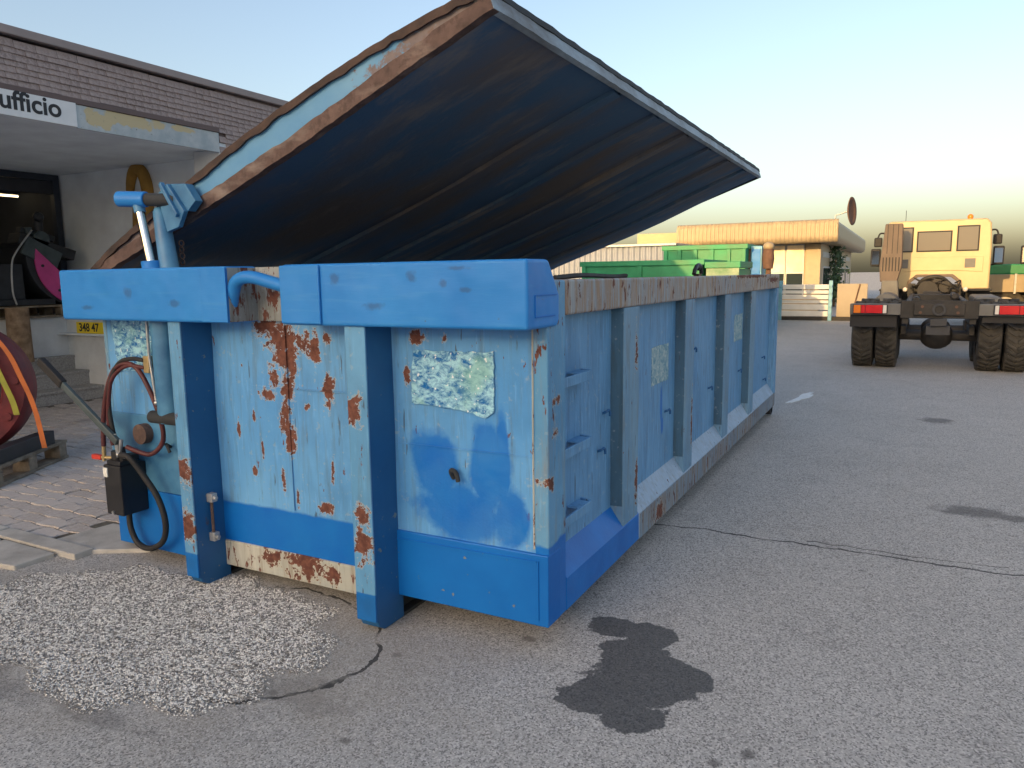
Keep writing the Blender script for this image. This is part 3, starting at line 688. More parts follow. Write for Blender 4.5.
# ---- hydraulics at the front left
part('cylinder_barrel', MB().tube([(-3.035,2.315,.74),(-3.035,2.315,.79),(-3.04,2.315,1.23)], [.05,.058,.058], 20), 'oldblue_cyl')
part('cylinder_gland', MB().cyl((-3.165,2.375,1.45), (-3.168,2.375,1.492), .045, 18), 'beam')
part('pivot_pin', MB().cyl((-3.13,2.285,.765), (-2.87,2.285,.765), .030, 16), 'dark')
part('piston_rod', MB().cyl((-3.168,2.375,1.48), (-3.222,2.375,1.735), .0215, 18), 'chrome')
part('rod_neck', MB().cyl((-3.220,2.375,1.72), (-3.228,2.375,1.765), .026, 16), 'oldblue_cyl')
part('rod_eye', MB().cyl((-3.325,2.345,1.785), (-3.18,2.385,1.778), .036, 20), 'beam', bevel=.004)
part('lid_pin', MB().cyl((-3.19,2.385,1.778), (-3.03,2.43,1.77), .030, 16), 'dark')
part('lid_arm', MB().tube([(-3.15,2.43,1.74),(-3.145,2.43,1.72),(-3.12,2.42,1.60),(-3.10,2.42,1.45)], [.026,.036,.040,.044], 16), 'oldblue_cyl')
m = MB(); m.prism([(-3.13,1.80),(-3.06,1.845),(-2.955,1.715),(-3.00,1.645),(-3.08,1.625)], 1, 2.405, 2.430); m.prism([(-3.06,1.845),(-2.96,1.84),(-2.90,1.76),(-2.955,1.715)], 1, 2.425, 2.47)
m.obox((-3.04,2.40,1.77), (.006,0,.008), (0,.012,0), (.05,0,-.075))
part('lid_bracket', m, 'oldblue_cyl', bevel=.003)
m = MB()
for k in range(4):
    m.ring((-3.107,2.50,1.487+k*.030), (1,0,0) if k%2 else (0,1,0), [(.016,-.003),(.016,.003),(.011,.003),(.011,-.003)], 12)
part('chain', m, 'rust')
HP = part('hand_pump', MB().box(-3.452, -3.326, 2.228, 2.37, .262, .512), 'black', bevel=.006)
part('pump_head', MB().box(-3.43, -3.33, 2.235, 2.33, .512, .535).cyl((-3.41,2.28,.53), (-3.41,2.28,.575), .028, 12).cyl((-3.355,2.27,.53), (-3.355,2.27,.60), .016, 10).cyl((-3.34,2.31,.53), (-3.34,2.31,.56), .03, 12), 'black', HP, .003)
part('pump_link', MB().cyl((-3.375,2.26,.55), (-3.385,2.26,.665), .008, 8).cyl((-3.355,2.26,.57), (-3.34,2.26,.64), .010, 8), 'steel', HP)
LV0, LV1 = Vector((-3.885,2.235,1.0)), Vector((-3.36,2.255,.625))
d = (LV1-LV0).normalized(); nn = Vector((-d.z,0,d.x)).normalized()
part('pump_lever', MB().obox((LV0+LV1)/2, (LV1-LV0)/2, nn*.018, (0,.010,0)), 'lever', HP, .004)
part('lever_grip', MB().obox(LV0+d*.09, d*.10, nn*.023, (0,.016,0)), 'rubber', HP, .006)
part('mount_eye', MB().cyl((-3.30,2.372,.655),(-3.30,2.33,.655), .05, 18), 'rust', HP)
part('tap_handle', MB().obox((-3.535,2.26,.535), (.035,0,0), (0,.012,0), (0,0,.012)), 'redtap', HP, .004)
part('tap_body', MB().cyl((-3.50,2.26,.535), (-3.41,2.27,.540), .009, 8).cyl((-3.485,2.26,.52), (-3.48,2.26,.60), .010, 8), 'brass', HP)
m = MB(); m.box(-3.448,-3.418,2.2235,2.2285,.452,.498); part('label_plate', m, 'white_tag', HP)
part('drain_plug', MB().cyl((-3.40,2.222,.275), (-3.40,2.232,.275), .009, 8), 'steel', HP)
part('hose', MB().tube(bez([(-3.48,2.26,.595),(-3.465,2.26,.72),(-3.43,2.265,.86),(-3.37,2.27,.97),(-3.30,2.28,1.01),(-3.22,2.29,.99),(-3.15,2.30,.88),(-3.105,2.31,.74),(-3.11,2.315,.64),(-3.18,2.30,.575),(-3.27,2.285,.585),(-3.33,2.28,.60)], 8), .0115, 10), 'hose', CT)
part('hose', MB().tube(bez([(-3.40,2.28,.57),(-3.42,2.275,.68),(-3.425,2.27,.80),(-3.39,2.265,.92),(-3.33,2.275,1.01),(-3.25,2.285,1.035),(-3.17,2.295,1.03)], 8), .0105, 10), 'rubber', CT)
part('hose', MB().tube(bez([(-3.43,2.275,.60),(-3.44,2.27,.72),(-3.41,2.265,.85),(-3.37,2.265,.94),(-3.28,2.28,1.0),(-3.17,2.295,.995)], 8), .0095, 10), 'hose', CT)
part('hose', MB().tube(bez([(-3.345,2.25,.565),(-3.29,2.26,.555),(-3.235,2.285,.47),(-3.16,2.30,.36),(-3.125,2.305,.24),(-3.16,2.31,.14),(-3.26,2.31,.085),(-3.36,2.315,.095),(-3.415,2.32,.17),(-3.43,2.33,.27)], 8), .0145, 10), 'rubber', CT)
part('hose_fitting', MB().cyl((-3.36,2.25,.566),(-3.285,2.262,.553), .012, 10), 'steel', CT)
part('valve_block', MB().box(-3.175, -3.135, 2.29, 2.325, .97, 1.05), 'brass', CT, .004)
part('hydraulic_pipe', MB().tube(bez([(-3.135,2.30,1.225),(-3.137,2.30,1.10),(-3.135,2.30,1.04),(-3.125,2.30,.95),(-3.112,2.30,.835)], 6), .007, 8).ball((-3.11,2.30,.83), .014, 8, 6), 'steel', CT)
part('bent_bracket', MB().tube(bez([(-3.13,2.37,.60),(-3.12,2.34,.62),(-3.10,2.33,.615),(-3.085,2.33,.585)], 5), .008, 8), 'dark', CT)

# ================================================================== OFFICE BUILDING
OB = thing('office_building', 'low workshop office with brown shingle eaves and a dark open loading bay', 'building', (-9, 5.6, 0))
YW = 5.65; YE = 6.0; XF = -6.35; XD = -9.60
part('soffit', MB().box(-10.2, XF-.02, -3.0, YE-.002, 2.74, 2.80), 'soffit', OB)
part('fascia', MB().box(XF-.02, XF, 4.155, YW+.01, 2.70, 2.895), 'fascia', OB, .003)
part('fascia', MB().box(XF-.02, XF, -3.0, 2.2, 2.70, 2.895), 'fascia', OB, .003)
part('end_wall', MB().box(XD-.4, XF-.03, YE, YE+.2, 0, 2.74), 'plaster', OB)
part('end_pier', MB().box(XF-.40, XF-.012, YW+.012, YE+.22, 0, 2.735), 'white_wall', OB, .004)
part('low_wall', MB().box(-9.158, -7.2, YW-.035, YW+.10, 0, .985), 'white_wall', OB, .004)
part('wall_ledge', MB().box(-9.2+.02, -7.6, YW-.16, YW-.034, .768, .790), 'plaster', OB, .003)
part('side_wall', MB().box(-14.5, XF-.04, YE+.221, 12.0, 0, 2.74), 'plaster', OB)
# dock with opening
part('dock', MB().box(-14, -9.16, -3.0, YE-.002, 0, .985), 'white_wall', OB, .004)
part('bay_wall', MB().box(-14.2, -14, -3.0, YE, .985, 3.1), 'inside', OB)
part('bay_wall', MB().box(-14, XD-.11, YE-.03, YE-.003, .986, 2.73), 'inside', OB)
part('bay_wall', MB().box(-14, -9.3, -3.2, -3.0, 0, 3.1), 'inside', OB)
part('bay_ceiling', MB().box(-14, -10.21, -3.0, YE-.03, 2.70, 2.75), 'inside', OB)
part('door_frame', MB().box(XD-.10, XD-.02, 5.90, 5.98, .986, 2.738), 'doorframe', OB, .004)
part('door_frame', MB().box(XD-.10, XD-.02, 2.6, 5.90, 2.66, 2.739), 'doorframe', OB, .004)
part('bay_door', MB().box(XD-.09, XD-.05, 3.0, 5.90, 2.50, 2.655), 'inside', OB)
g = G('warm_tube_light'); g.b.inputs['Emission Color'].default_value = (1, .78, .45, 1); g.b.inputs['Emission Strength'].default_value = 2.0
MT['tube'] = g.done((.8,.75,.6), .5)
part('lamp_tube', MB().cyl((-10.4,4.6,2.52), (-10.4,6.0-.1,2.52), .013, 8), 'tube', OB)
part('lamp_tray', MB().box(-10.44,-10.36,4.5,5.9,2.535,2.57), 'doorframe', OB)
# roof
part('roof_deck', MB().box(-14.5, XF-.03, -3.2, 12.2, 2.905, 3.30), 'drip', OB)
part('roof_capping', MB().box(-14.6, XF+.03, -3.2, 12.2, 3.325, 3.392), 'roofcap', OB, .006)
part('roof_drip_edge', MB().box(XF-.055, XF+.012, -3.2, YW+.012, 2.897, 2.945), 'drip', OB, .004)
part('roof_drip_edge', MB().box(XF-.05, XF+.006, YW+.02, 12.2, 2.50, 2.55), 'drip', OB, .004)
part('eaves_backing', MB().box(XF-.058, XF-.02, -3.2, 12.2, 2.55, 3.326), 'drip', OB) if False else part('eaves_backing', MB().box(XF-.06, XF-.025, YW+.02, 12.2, 2.55, 3.32), 'drip', OB)
sh = bpy.data.meshes.new('shingle')
mbs = MB(); mbs.box(0, .010, -.0845, .0845, 0, .062)
mbs.v = [(x+(.012 if z < .03 else 0), y, z) for x, y, z in mbs.v]
sh.from_pydata(mbs.v, [], mbs.f); sh.materials.append(MT['shingle'])
rest = MB(); cnt = 0
for row in range(16):
    z = 2.56+row*.0485
    if z > 3.28: break
    yy = -3.1+(.085 if row % 2 else 0)
    while yy < 12.0:
        if z > 2.93 or yy > YW+.1:
            x = XF-.025+random.uniform(-.002,.004); zz = z+random.uniform(-.004,.003)
            vis = (3.3 < yy < 7.2) and z > 2.6
            if vis and cnt < 300:
                o = bpy.data.objects.new('shingle', sh); col.objects.link(o); o.location = (x, yy, zz); attach(o, OB); cnt += 1
            else: rest.add([(a+x, b+yy, c+zz) for a, b, c in mbs.v], mbs.f)
        yy += .172
o = rest.build('shingle_field', 'shingle', OB); o['kind'] = 'stuff'
# sign
RX = Matrix(((0,0,1),(1,0,0),(0,1,0)))       # text lies in the YZ plane, facing +X
SG = tag(MB().box(XF-.015, XF+.012, 2.22, 4.15, 2.705, 2.905).build('office_sign', 'sign_white', None, .003), 'white sign reading ufficio on the eaves over the loading bay', 'sign')
text_obj('lettering', 'ufficio', .205, (XF+.013, 4.02, 2.822), RX, 'ink', SG, 'RIGHT', .002, 1.0, .004)
# yellow notice on the ledge
YS = tag(MB().box(-8.82, -7.95, YW-.125, YW-.115, .791, .925).build('notice_sign', 'yellow_sign', None, .002), 'yellow plate with black phone digits standing on the wall ledge', 'sign')
RF = Matrix(((1,0,0),(0,0,-1),(0,1,0)))      # faces -Y
text_obj('lettering', '348 47', .135, (-8.77, YW-.1255, .858), RF, 'ink', YS, 'LEFT', .001, 1.0, .003)
# steps
ST = thing('entrance_steps', 'three speckled granite steps below the loading bay', 'steps', (-8.8, 4.5, 0))
for k, (x, z) in enumerate(((-8.54,.17),(-8.80,.34),(-9.06,.51))):
    part('step', MB().box(-9.159, x, 2.5, YW-.036, (.0 if k == 0 else .17*k-.002), z-.03), 'granite', ST)
    part('tread', MB().box(-9.159, x+.018, 2.5, YW-.037, z-.03, z), 'granite', ST, .004)
# log
lg = MB(); lg.tube([(-8.93,4.92,.50),(-8.93,4.92,.56),(-8.935,4.925,.85),(-8.94,4.93,1.12)], [.125,.122,.118,.115], 24)
tag(lg.build('log', 'log'), 'upright bare log standing on the top granite step', 'log')
# pallet helper
def pallet(label, c, rz, L=1.2, W=.8, group=None):
    P = thing('pallet', label, 'pallet', c, group); P.rotation_euler = (0, 0, rz)
    def pp(n, b):
        o = MB().box(*b).build(n, 'wood', None, .003); o.parent = P; return o
    for k in range(5): y = -W/2+.05+k*(W-.10)/4; pp('deck_board', (-L/2, L/2, y-.05, y+.05, .122, .144))
    for x in (-L/2+.07, 0, L/2-.07):
        pp('cross_board', (x-.05, x+.05, -W/2, W/2, .10, .1215))
        for y in (-W/2+.06, 0, W/2-.06): pp('block', (x-.05, x+.05, y-.06, y+.06, .0225, .0995))
    for y in (-W/2+.06, 0, W/2-.06): pp('runner', (-L/2, L/2, y-.06, y+.06, 0, .022))
    return P
pallet('grey wooden pallet on the loading dock under the magenta machine', (-9.50, 5.05, .985), PI/2, 1.2, .8)
# magenta machine
MM = thing('shredder_drum', 'black machine with a magenta side plate on the dock pallet', 'machine', (-9.6, 5.2, 1.13))
def arc(cy, cz, r, a0, a1, n=18): return [(cy+r*math.cos(math.radians(a0+(a1-a0)*i/n)), cz+r*math.sin(math.radians(a0+(a1-a0)*i/n))) for i in range(n+1)]
seg = arc(5.98, 1.66, .56, 165, 285)
m = MB(); m.prism(seg, 0, -9.36, -9.335); part('side_plate', m, 'magenta', MM, .004)
m = MB(); m.prism(arc(5.93, 1.66, .64, 160, 262, 20)[:]+[(5.9,1.132),(5.5,1.132)], 0, -9.95, -9.362) if False else m.prism([(5.30,1.88)]+arc(5.93, 1.70, .60, 168, 255, 16)+[(5.62,1.70)], 0, -9.95, -9.362)
part('drum_shell', m, 'blacksteel', MM, .006)
part('base_frame', MB().box(-9.98, -9.34, 4.75, 5.62, 1.130, 1.20).box(-9.95,-9.4,4.85,5.3,1.20,1.62), 'blacksteel', MM, .006)
part('top_arm', MB().obox((-9.5,5.62,1.83), (0,.33,-.10), (.12,0,0), (0,.02,.06)).obox((-9.5,5.55,1.98), (0,.20,-.05), (.05,0,0), (0,.01,.035)), 'blacksteel', MM, .006)
part('motor', MB().cyl((-9.62,5.55,1.92), (-9.38,5.55,1.92), .10, 18).box(-9.58,-9.42,5.40,5.47,1.98,2.06), 'lever', MM, .004)
part('swivel', MB().cyl((-9.5,5.585,2.02), (-9.5,5.60,2.17), .055, 16).ball((-9.44,5.57,2.19), .06, 12, 8), 'blacksteel', MM)
m = MB()
for (y, z) in ((5.50,1.60),(5.68,1.30)): m.cyl((-9.345,y,z), (-9.325,y,z), .018, 8)
part('bolt', m, 'blacksteel', MM)
part('cover_plate', MB().obox((-9.36,5.52,1.75), (0,.20,-.10), (.02,0,0), (0,.05,.10)), 'lever', MM, .006)
part('strap', MB().tube(bez([(-9.31,5.40,2.02),(-9.29,5.18,1.75),(-9.29,5.12,1.60),(-9.29,5.10,1.3),(-9.29,5.13,1.14)], 6), .010, 6), 'galv', MM)
for o_ in MM.children:
    for v_ in o_.data.vertices: v_.co = (v_.co.x*.972, v_.co.y*.972, 1.4+(v_.co.z-1.4)*.972)
# things further in the bay
CR = tag(MB().box(-10.9,-10.2,3.9,4.9,.986,1.55).build('crate', 'wood', None, .01), 'dim wooden crate at the back of the loading bay', 'crate')
# ochre hook on the end wall
HK = MB(); pts = []
for a in range(0, 331, 12):
    t = math.radians(200-a); pts.append((-7.62+.16*math.cos(t)*1.0, YW-.04, 2.33+.30*math.sin(t)))
pts = [(x-.45, y+.35, (z-1.4)*1.06+1.4) for x, y, z in pts]; HK.tube(pts, [.035+.035*math.sin(PI*i/(len(pts)-1)) for i in range(len(pts))], 10)
HK.tube([(-8.11,YE-.04,2.41),(-8.16,YE-.04,2.04),(-8.18,YE-.04,1.70)], [.05,.045,.035], 8)
tag(HK.build('lifting_hook', 'ochre'), 'big ochre steel hook hanging on the grey end wall', 'hook')

# pallet with red ring on the forecourt
PE = Vector((-5.34,2.71,0)); PU = Vector((-.51,.86,0)).normalized(); PV = Vector((-PU.y,PU.x,0))
rz = math.atan2(PU.y, PU.x)
pc = PE + PU*.45 + PV*.5
pallet('grey wooden pallet on the block paving under the red ring', (pc.x, pc.y, .022), rz, .95, .95)
bc = PE + PU*.38 + PV*.10
tag(MB().obox((bc.x,bc.y,.216), PU*.42, PV*.05, (0,0,.05)).build('beam_block', 'blacksteel', None, .004), 'black timber beam lying along the edge of the ring pallet', 'beam')
RC = PE + PU*.50 + PV*.60 + Vector((0,0,.64)); RA = Vector((.80,-.58,.10)).normalized()
RG = thing('grab_ring', 'worn red steel grab ring strapped down on a pallet', 'machine part', (RC.x, RC.y, .17))
part('ring_shell', MB().ring(RC, RA, [(.52,-.28),(.52,.12),(.49,.16),(.36,.16),(.34,.12),(.33,-.28)], 48), 'redpaint', RG)
part('ring_plate', MB().ring(RC, RA, [(.335,-.1),(.335,-.06),(.02,-.06),(.02,-.1)], 40), 'blacksteel', RG)
m = MB(); u = RA.orthogonal().normalized(); w = RA.cross(u)
for k in range(10):
    a = 2*PI*k/10; p = RC+(u*math.cos(a)+w*math.sin(a))*.43+RA*.155; part('bolt', MB().cyl(p, p+RA*.022, .028, 10), 'redpaint', RG)
def strap(name, pts, mat, label, wdt):
    m = MB(); P = bez(pts, 8); v = []; f = []
    sidev = Vector((.5,.8,0)).normalized()*wdt
    for p in P: v += [p-sidev, p+sidev, p+sidev+Vector((.004,-.004,.004)), p-sidev+Vector((.004,-.004,.004))]
    for i in range(len(P)-1):
        for k in range(4): f.append((4*i+k, 4*i+4+k, 4*i+4+(k+1)%4, 4*i+(k+1)%4))
    m.add(v, f); return tag(m.build(name, mat), label, 'strap')
tp = PE+PU*.78+PV*.02
f1 = RC+RA*.19
strap('strap', [(-5.99,2.80,1.40), (-5.758,3.036,.972), (-5.67,3.11,.699), (-5.614,3.148,.475), (-5.573,3.166,.19)], 'strap_orange', 'orange lashing strap over the red grab ring', .016)
strap('strap', [(-5.87,2.90,1.12), (-5.80,2.962,.963), (-5.75,3.007,.744), (-5.701,3.044,.56), (-5.679,3.055,.449)], 'strap_yellow', 'short yellow sling hanging inside the red grab ring', .018)

# ================================================================== BACKGROUND
MT['greysheet'] = plain('shade_toned_sheet', (.26, .29, .34), .6, 0, .1, 3, .05)  # white shed sheet, its shade put into a darker bluish colour
MT['board_white'] = plain('white_board_paint', (.66, .66, .64), .5, 0, .08, 3, .05)
MT['glow_pane'] = plain('glossy_sun_glow_pane', (.80, .68, .46), .22, 0, .2, 1.5, .25, 3, .02)  # upper window panes: reflected sun glow put into a bright yellowish colour
MT['green'] = plain('green_container_paint', (.014, .23, .085), .5, 0, .25, 2, .1, c2=(.028, .32, .13))
MT['green_worn'] = plain('worn_green_paint', (.04, .28, .10), .6, 0, .3, 3.2, .2, c2=(.42, .48, .33))
MT['cream'] = plain('cream_cab_paint', (.46, .365, .20), .38, 0, .08, 3, .04)
MT['white_panel'] = plain('white_sheet_metal', (.36, .285, .175), .5, 0, .12, 3, .05)
MT['yellow_wall'] = plain('cream_yellow_wall', (.46, .38, .22), .8, 0, .08, 2)
g = G('tinted_glass'); MT['glass'] = g.done((.03, .04, .045), .04, 0, None, .8)
g = G('mirror_window'); MT['mirror_glass'] = g.done((.55, .56, .55), .06, 1.0, g.bump(g.noise(.8, 2), .05, .05))
MT['blue_post'] = plain('light_blue_post_paint', (.17, .40, .55), .5)
MT['beige'] = plain('beige_panel_paint', (.36, .31, .24), .7, 0, .1, 2)
MT['redlens'] = plain('red_lens', (.55, .015, .02), .2, 0, .1)
MT['orangelens'] = plain('orange_lens', (.75, .20, .02), .2, 0, .1)
MT['whitelens'] = plain('clear_lens', (.7, .66, .6), .2, 0, .1)
MT['stack'] = plain('dusty_brown_plastic', (.13, .10, .08), .75, 0, .2, 3, .1)
MT['greybar'] = plain('grey_bumper_paint', (.13, .13, .125), .6, 0, .2, 5)
MT['chassis'] = plain('greasy_black_chassis', (.012, .012, .012), .65, 0, .4, 6, .2, c2=(.040, .036, .032))
MT['brownrust'] = plain('brown_rusted_steel', (.13, .072, .05), .85, 0, .3, 6)

def skip(name, label, x0, x1, y0, y1, z1, mat, nribs, group=None):
    T = thing(name, label, 'container', ((x0+x1)/2, y0, 0), group)
    part('front_wall', MB().box(x0, x1, y0, y0+.05, .15, z1-.12), mat, T)
    part('back_wall', MB().box(x0, x1, y1-.05, y1, .15, z1-.12), mat, T)
    part('side_wall', MB().box(x0, x0+.05, y0+.051, y1-.051, .15, z1-.12), mat, T)
    part('side_wall', MB().box(x1-.05, x1, y0+.051, y1-.051, .15, z1-.12), mat, T)
    part('top_rail', MB().box(x0-.05, x1+.05, y0-.05, y0+.06, z1-.12, z1), mat, T, .01)
    part('top_rail', MB().box(x0-.05, x1+.05, y1-.06, y1+.05, z1-.12, z1), mat, T, .01)
    part('top_rail', MB().box(x0-.05, x0+.06, y0+.061, y1-.061, z1-.12, z1-.002), mat, T, .01)
    part('top_rail', MB().box(x1-.06, x1+.05, y0+.061, y1-.061, z1-.12, z1-.002), mat, T, .01)
    part('bottom_rail', MB().box(x0-.03, x1+.03, y0-.04, y1, .10, .15), mat, T, .01)
    for k in range(nribs):
        x = x0+(x1-x0)*k/(nribs-1); x = min(max(x, x0+.05), x1-.05)
        part('rib', MB().box(x-.05, x+.05, y0-.045, y0-.001, .151, z1-.121), mat, T, .006)
    for x in ((x0+x1)/2-.5, (x0+x1)/2+.5): part('skid_rail', MB().box(x-.05, x+.05, y0, y1, 0, .10), 'chassis', T)
    return T
skip('green_container', 'low green skip container standing behind the blue container', -7.0, -4.1, 17.0, 19.3, 1.72, 'green', 3)
T = skip('green_container', 'taller ribbed green container behind the low green one', -5.75, -3.65, 19.6, 23.0, 2.13, 'green', 6)
T2 = thing('worn_bin', 'small green bin with peeling white markings beside the low green container', 'bin', (-3.6,17,0))
part('front_wall', MB().box(-4.02, -3.30, 17.0, 17.05, .1, 1.52), 'green_worn', T2, .01)
part('body', MB().box(-4.0, -3.32, 17.051, 18.4, .1, 1.50), 'green', T2, .01)
part('top_rail', MB().box(-4.05, -3.27, 16.97, 18.45, 1.521, 1.66), 'green', T2, .01)
part('skid_rail', MB().box(-3.9, -3.8, 17.1, 18.4, 0, .10).box(-3.5,-3.4,17.1,18.4,0,.10), 'chassis', T2)
T3 = thing('blue_cabinet', 'narrow blue steel locker beside the green containers', 'locker', (-3.45,20,0))
part('body', MB().box(-3.60, -3.33, 20.0, 20.6, 0, 2.08), 'blue_post', T3, .01)
part('door', MB().box(-3.57, -3.36, 19.975, 19.999, .1, 2.0), 'beam', T3, .006)
part('door_frame', MB().box(-3.70, -3.61, 19.98, 20.5, 0, 2.14), 'brownrust', T3, .006)
T4 = thing('pump_stand', 'rusty brown pump column with a pale round cap', 'machine', (-3.15,20,0))
part('column', MB().box(-3.22, -3.12, 20.0, 20.2, 0, 1.6).tube([(-3.17,20.0,1.5),(-3.17,20.0,1.75),(-3.17,20.0,2.0)], [.12,.15,.13], 14), 'brownrust', T4, .01)
part('cap', MB().ball((-3.17,20.0,2.06), .14, 14, 8, (1,1,.8)), 'white_panel', T4)

# white corrugated shed
SH = thing('corrugated_shed', 'white corrugated shed behind the green containers', 'shed', (-10,26,0))
m = MB(); v = []; f = []
n = 120
for i in range(n+1):
    x = -13.0+6.05*i/n; y = 25.0+(.05 if i % 4 in (0, 1) else 0); v += [(x,y,0),(x,y,2.35)]
for i in range(n): f.append((2*i,2*i+2,2*i+3,2*i+1))
m.add(v, f); part('sheet_wall', m, 'greysheet', SH)
part('body', MB().box(-12.99, -6.96, 25.06, 32, 0, 2.34), 'greysheet', SH)
part('roof', MB().box(-13.1, -6.9, 24.9, 32.2, 2.35, 2.43), 'galv', SH, .01)
# yellow lit building
YBD = thing('yellow_office_building', 'low cream building with a ribbed metal eaves band glowing in the sun', 'building', (-5,30,0))
part('wall', MB().box(-9.6, -7.3, 29.0, 45, 0, 2.98), 'yellow_wall', YBD, .01)
def ribbed(y0, x0, x1, z0, z1, pitch, name):
    m = MB(); v = []; f = []; n = int((x1-x0)/pitch)*4; prof = []
    r = .22
    for k in range(7): a = PI/2*k/6; prof.append((r-r*math.sin(a), z0+r-r*math.cos(a)))
    for k in range(7): a = PI/2*k/6; prof.append((r-r*math.cos(a), z1-r+r*math.sin(a)))
    for i in range(n+1):
        x = x0+(x1-x0)*i/n; off = .022 if i % 4 in (0, 1) else 0
        for (d, z) in prof: v.append((x, y0+d+off, z))
    L = len(prof)
    for i in range(n):
        for k in range(L-1): f.append((i*L+k, (i+1)*L+k, (i+1)*L+k+1, i*L+k+1))
    m.add(v, f); part(name, m, 'white_panel', YBD)
ribbed(28.0, -7.75, -2.20, 2.42, 3.20, .14, 'ribbed_eaves')
m = MB(); prof = []
r = .22
for k in range(7): a = PI/2*k/6; prof.append((-2.20-r+r*math.sin(a), 2.42+r-r*math.cos(a)))
for k in range(7): a = PI/2*k/6; prof.append((-2.20-r+r*math.cos(a), 3.20-r+r*math.sin(a)))
m.prism(prof+[(-2.6,3.20),(-2.6,2.42)], 1, 28.21, 46.0); part('eaves_band', m, 'white_panel', YBD)
part('roof', MB().box(-7.74, -2.45, 28.3, 46.0, 2.44, 3.18), 'white_panel', YBD)
part('wall', MB().box(-7.3, -2.85, 29.4, 45.5, 0, 2.43), 'white_panel', YBD)
for x0, x1 in ((-4.68,-4.05),(-4.02,-3.40)):
    W = part('window', MB().box(x0, x1, 29.34, 29.399, .55, 2.42), 'galv', YBD)
    part('pane', MB().box(x0+.03, x1-.03, 29.325, 29.3395, 1.42, 2.38), 'glow_pane', W)
    part('pane', MB().box(x0+.03, x1-.03, 29.325, 29.3395, .60, 1.36), 'glass', W)
for k in range(3):
    x0 = -6.9+k*.72; W = part('window', MB().box(x0, x0+.68, 29.34, 29.399, .55, 2.42), 'galv', YBD)
    part('pane', MB().box(x0+.03, x0+.65, 29.325, 29.3395, 1.42, 2.38), 'glow_pane', W)
    part('pane', MB().box(x0+.03, x0+.65, 29.325, 29.3395, .60, 1.36), 'glass', W)
part('pillar', MB().box(-3.34, -2.84, 29.30, 29.45, 0, 2.42), 'white_panel', YBD, .01)
for k, y0 in enumerate((30.2, 34.5, 38.0, 41.5)):
    W = part('window', MB().box(-2.849, -2.82, y0, y0+2.6, .75, 1.62), 'galv', YBD)
    part('pane', MB().box(-2.8195, -2.81, y0+.08, y0+1.27, .82, 1.55), 'glass', W)
    part('pane', MB().box(-2.8195, -2.81, y0+1.33, y0+2.52, .82, 1.55), 'glass', W)
    part('wall_band', MB().box(-2.8495, -2.835, y0-.1, y0+2.7, 1.95, 2.15), 'galv', YBD)
# dish on the roof
SD = thing('satellite_dish', 'brown satellite dish on the roof of the cream building', 'dish', (-1.95,31,3.2))
SD.location = (-2.55, 31, 3.2)
part('mast', MB().tube([(-2.55,31,3.18),(-2.55,31,3.5),(-2.15,31,3.62)], .03, 8), 'galv', SD)
m = MB(); v = []; f = []
dc = Vector((-2.12,31,3.62)); da = Vector((.97,-.25,.05)).normalized(); du = Vector((0,0,1)); du = (du-da*du.dot(da)).normalized(); dw = da.cross(du)
for i in range(7):
    for k in range(24):
        a = 2*PI*k/24; rr = .5*i/6; v.append(dc+(du*math.cos(a)*1.05+dw*math.sin(a)*.92)*rr+da*(.13*(rr/.5)**2))
for i in range(6):
    for k in range(24): f.append((i*24+k, i*24+(k+1)%24, (i+1)*24+(k+1)%24, (i+1)*24+k))
m.add(v, f, True); o = part('reflector', m, 'brownrust', SD); sm = o.modifiers.new('thick', 'SOLIDIFY'); sm.thickness = .03
# climbing shrub on the building's side
SB = thing('climbing_shrub', 'dark green climbing shrub on the side of the cream building', 'shrub', (-2.6,33.4,0))
MT['leaf'] = plain('dark_green_leaf', (.03, .075, .035), .6, 0, .4, 3, c2=(.06, .12, .05))
m = MB()
for k in range(600):
    t = random.random(); z = .2+2.2*t; c = Vector((-2.62+random.gauss(0,.14), 33.2+random.gauss(0,.35), z))
    a = Vector((random.gauss(0,1),random.gauss(0,1),random.gauss(0,1))).normalized()*.09; b = a.orthogonal().normalized()*.05
    m.add([c-a, c+b, c+a, c-b], [(0,1,2,3)])
o = part('foliage', m, 'leaf', SB); o['kind'] = 'stuff'
part('stem', MB().tube([(-2.65,33.4,0),(-2.66,33.3,1),(-2.64,33.2,2.2)], [.05,.04,.02], 8), 'bark', SB)
# rack of cream boards
BR = thing('board_rack', 'stack of cream metal boards held between two light blue posts', 'rack', (-2.7,23.6,0))
zz = .12
for k, h in enumerate((.19,.19,.12,.16,.13,.17)):
    part('board', MB().box(-3.30+random.uniform(-.02,.02), -2.03, 23.55+random.uniform(0,.05), 23.75, zz, zz+h-.035), 'board_white', BR, .008); zz += h
for x in (-3.40, -2.02):
    part('post', MB().box(x, x+.10, 23.50, 23.60, 0, 1.16), 'blue_post', BR, .006)
    for k in range(5): part('peg', MB().box(x+.012, x+.088, 23.44, 23.499, .18+k*.2, .22+k*.2), 'blue_post', BR)
part('base', MB().box(-3.7, -1.2, 23.58, 24.1, 0, .10), 'chassis', BR)
BP = tag(MB().box(-1.82, -1.02, 23.85, 23.90, .101, 1.06).build('panel', 'beige', None, .01), 'plain beige panel standing beside the board rack', 'panel')
tag(MB().cyl((-1.42,23.80,.10), (-1.22,23.82,1.05), .018, 8).build('leaning_rod', 'brownrust'), 'thin brown rod leaning on the beige panel', 'rod')
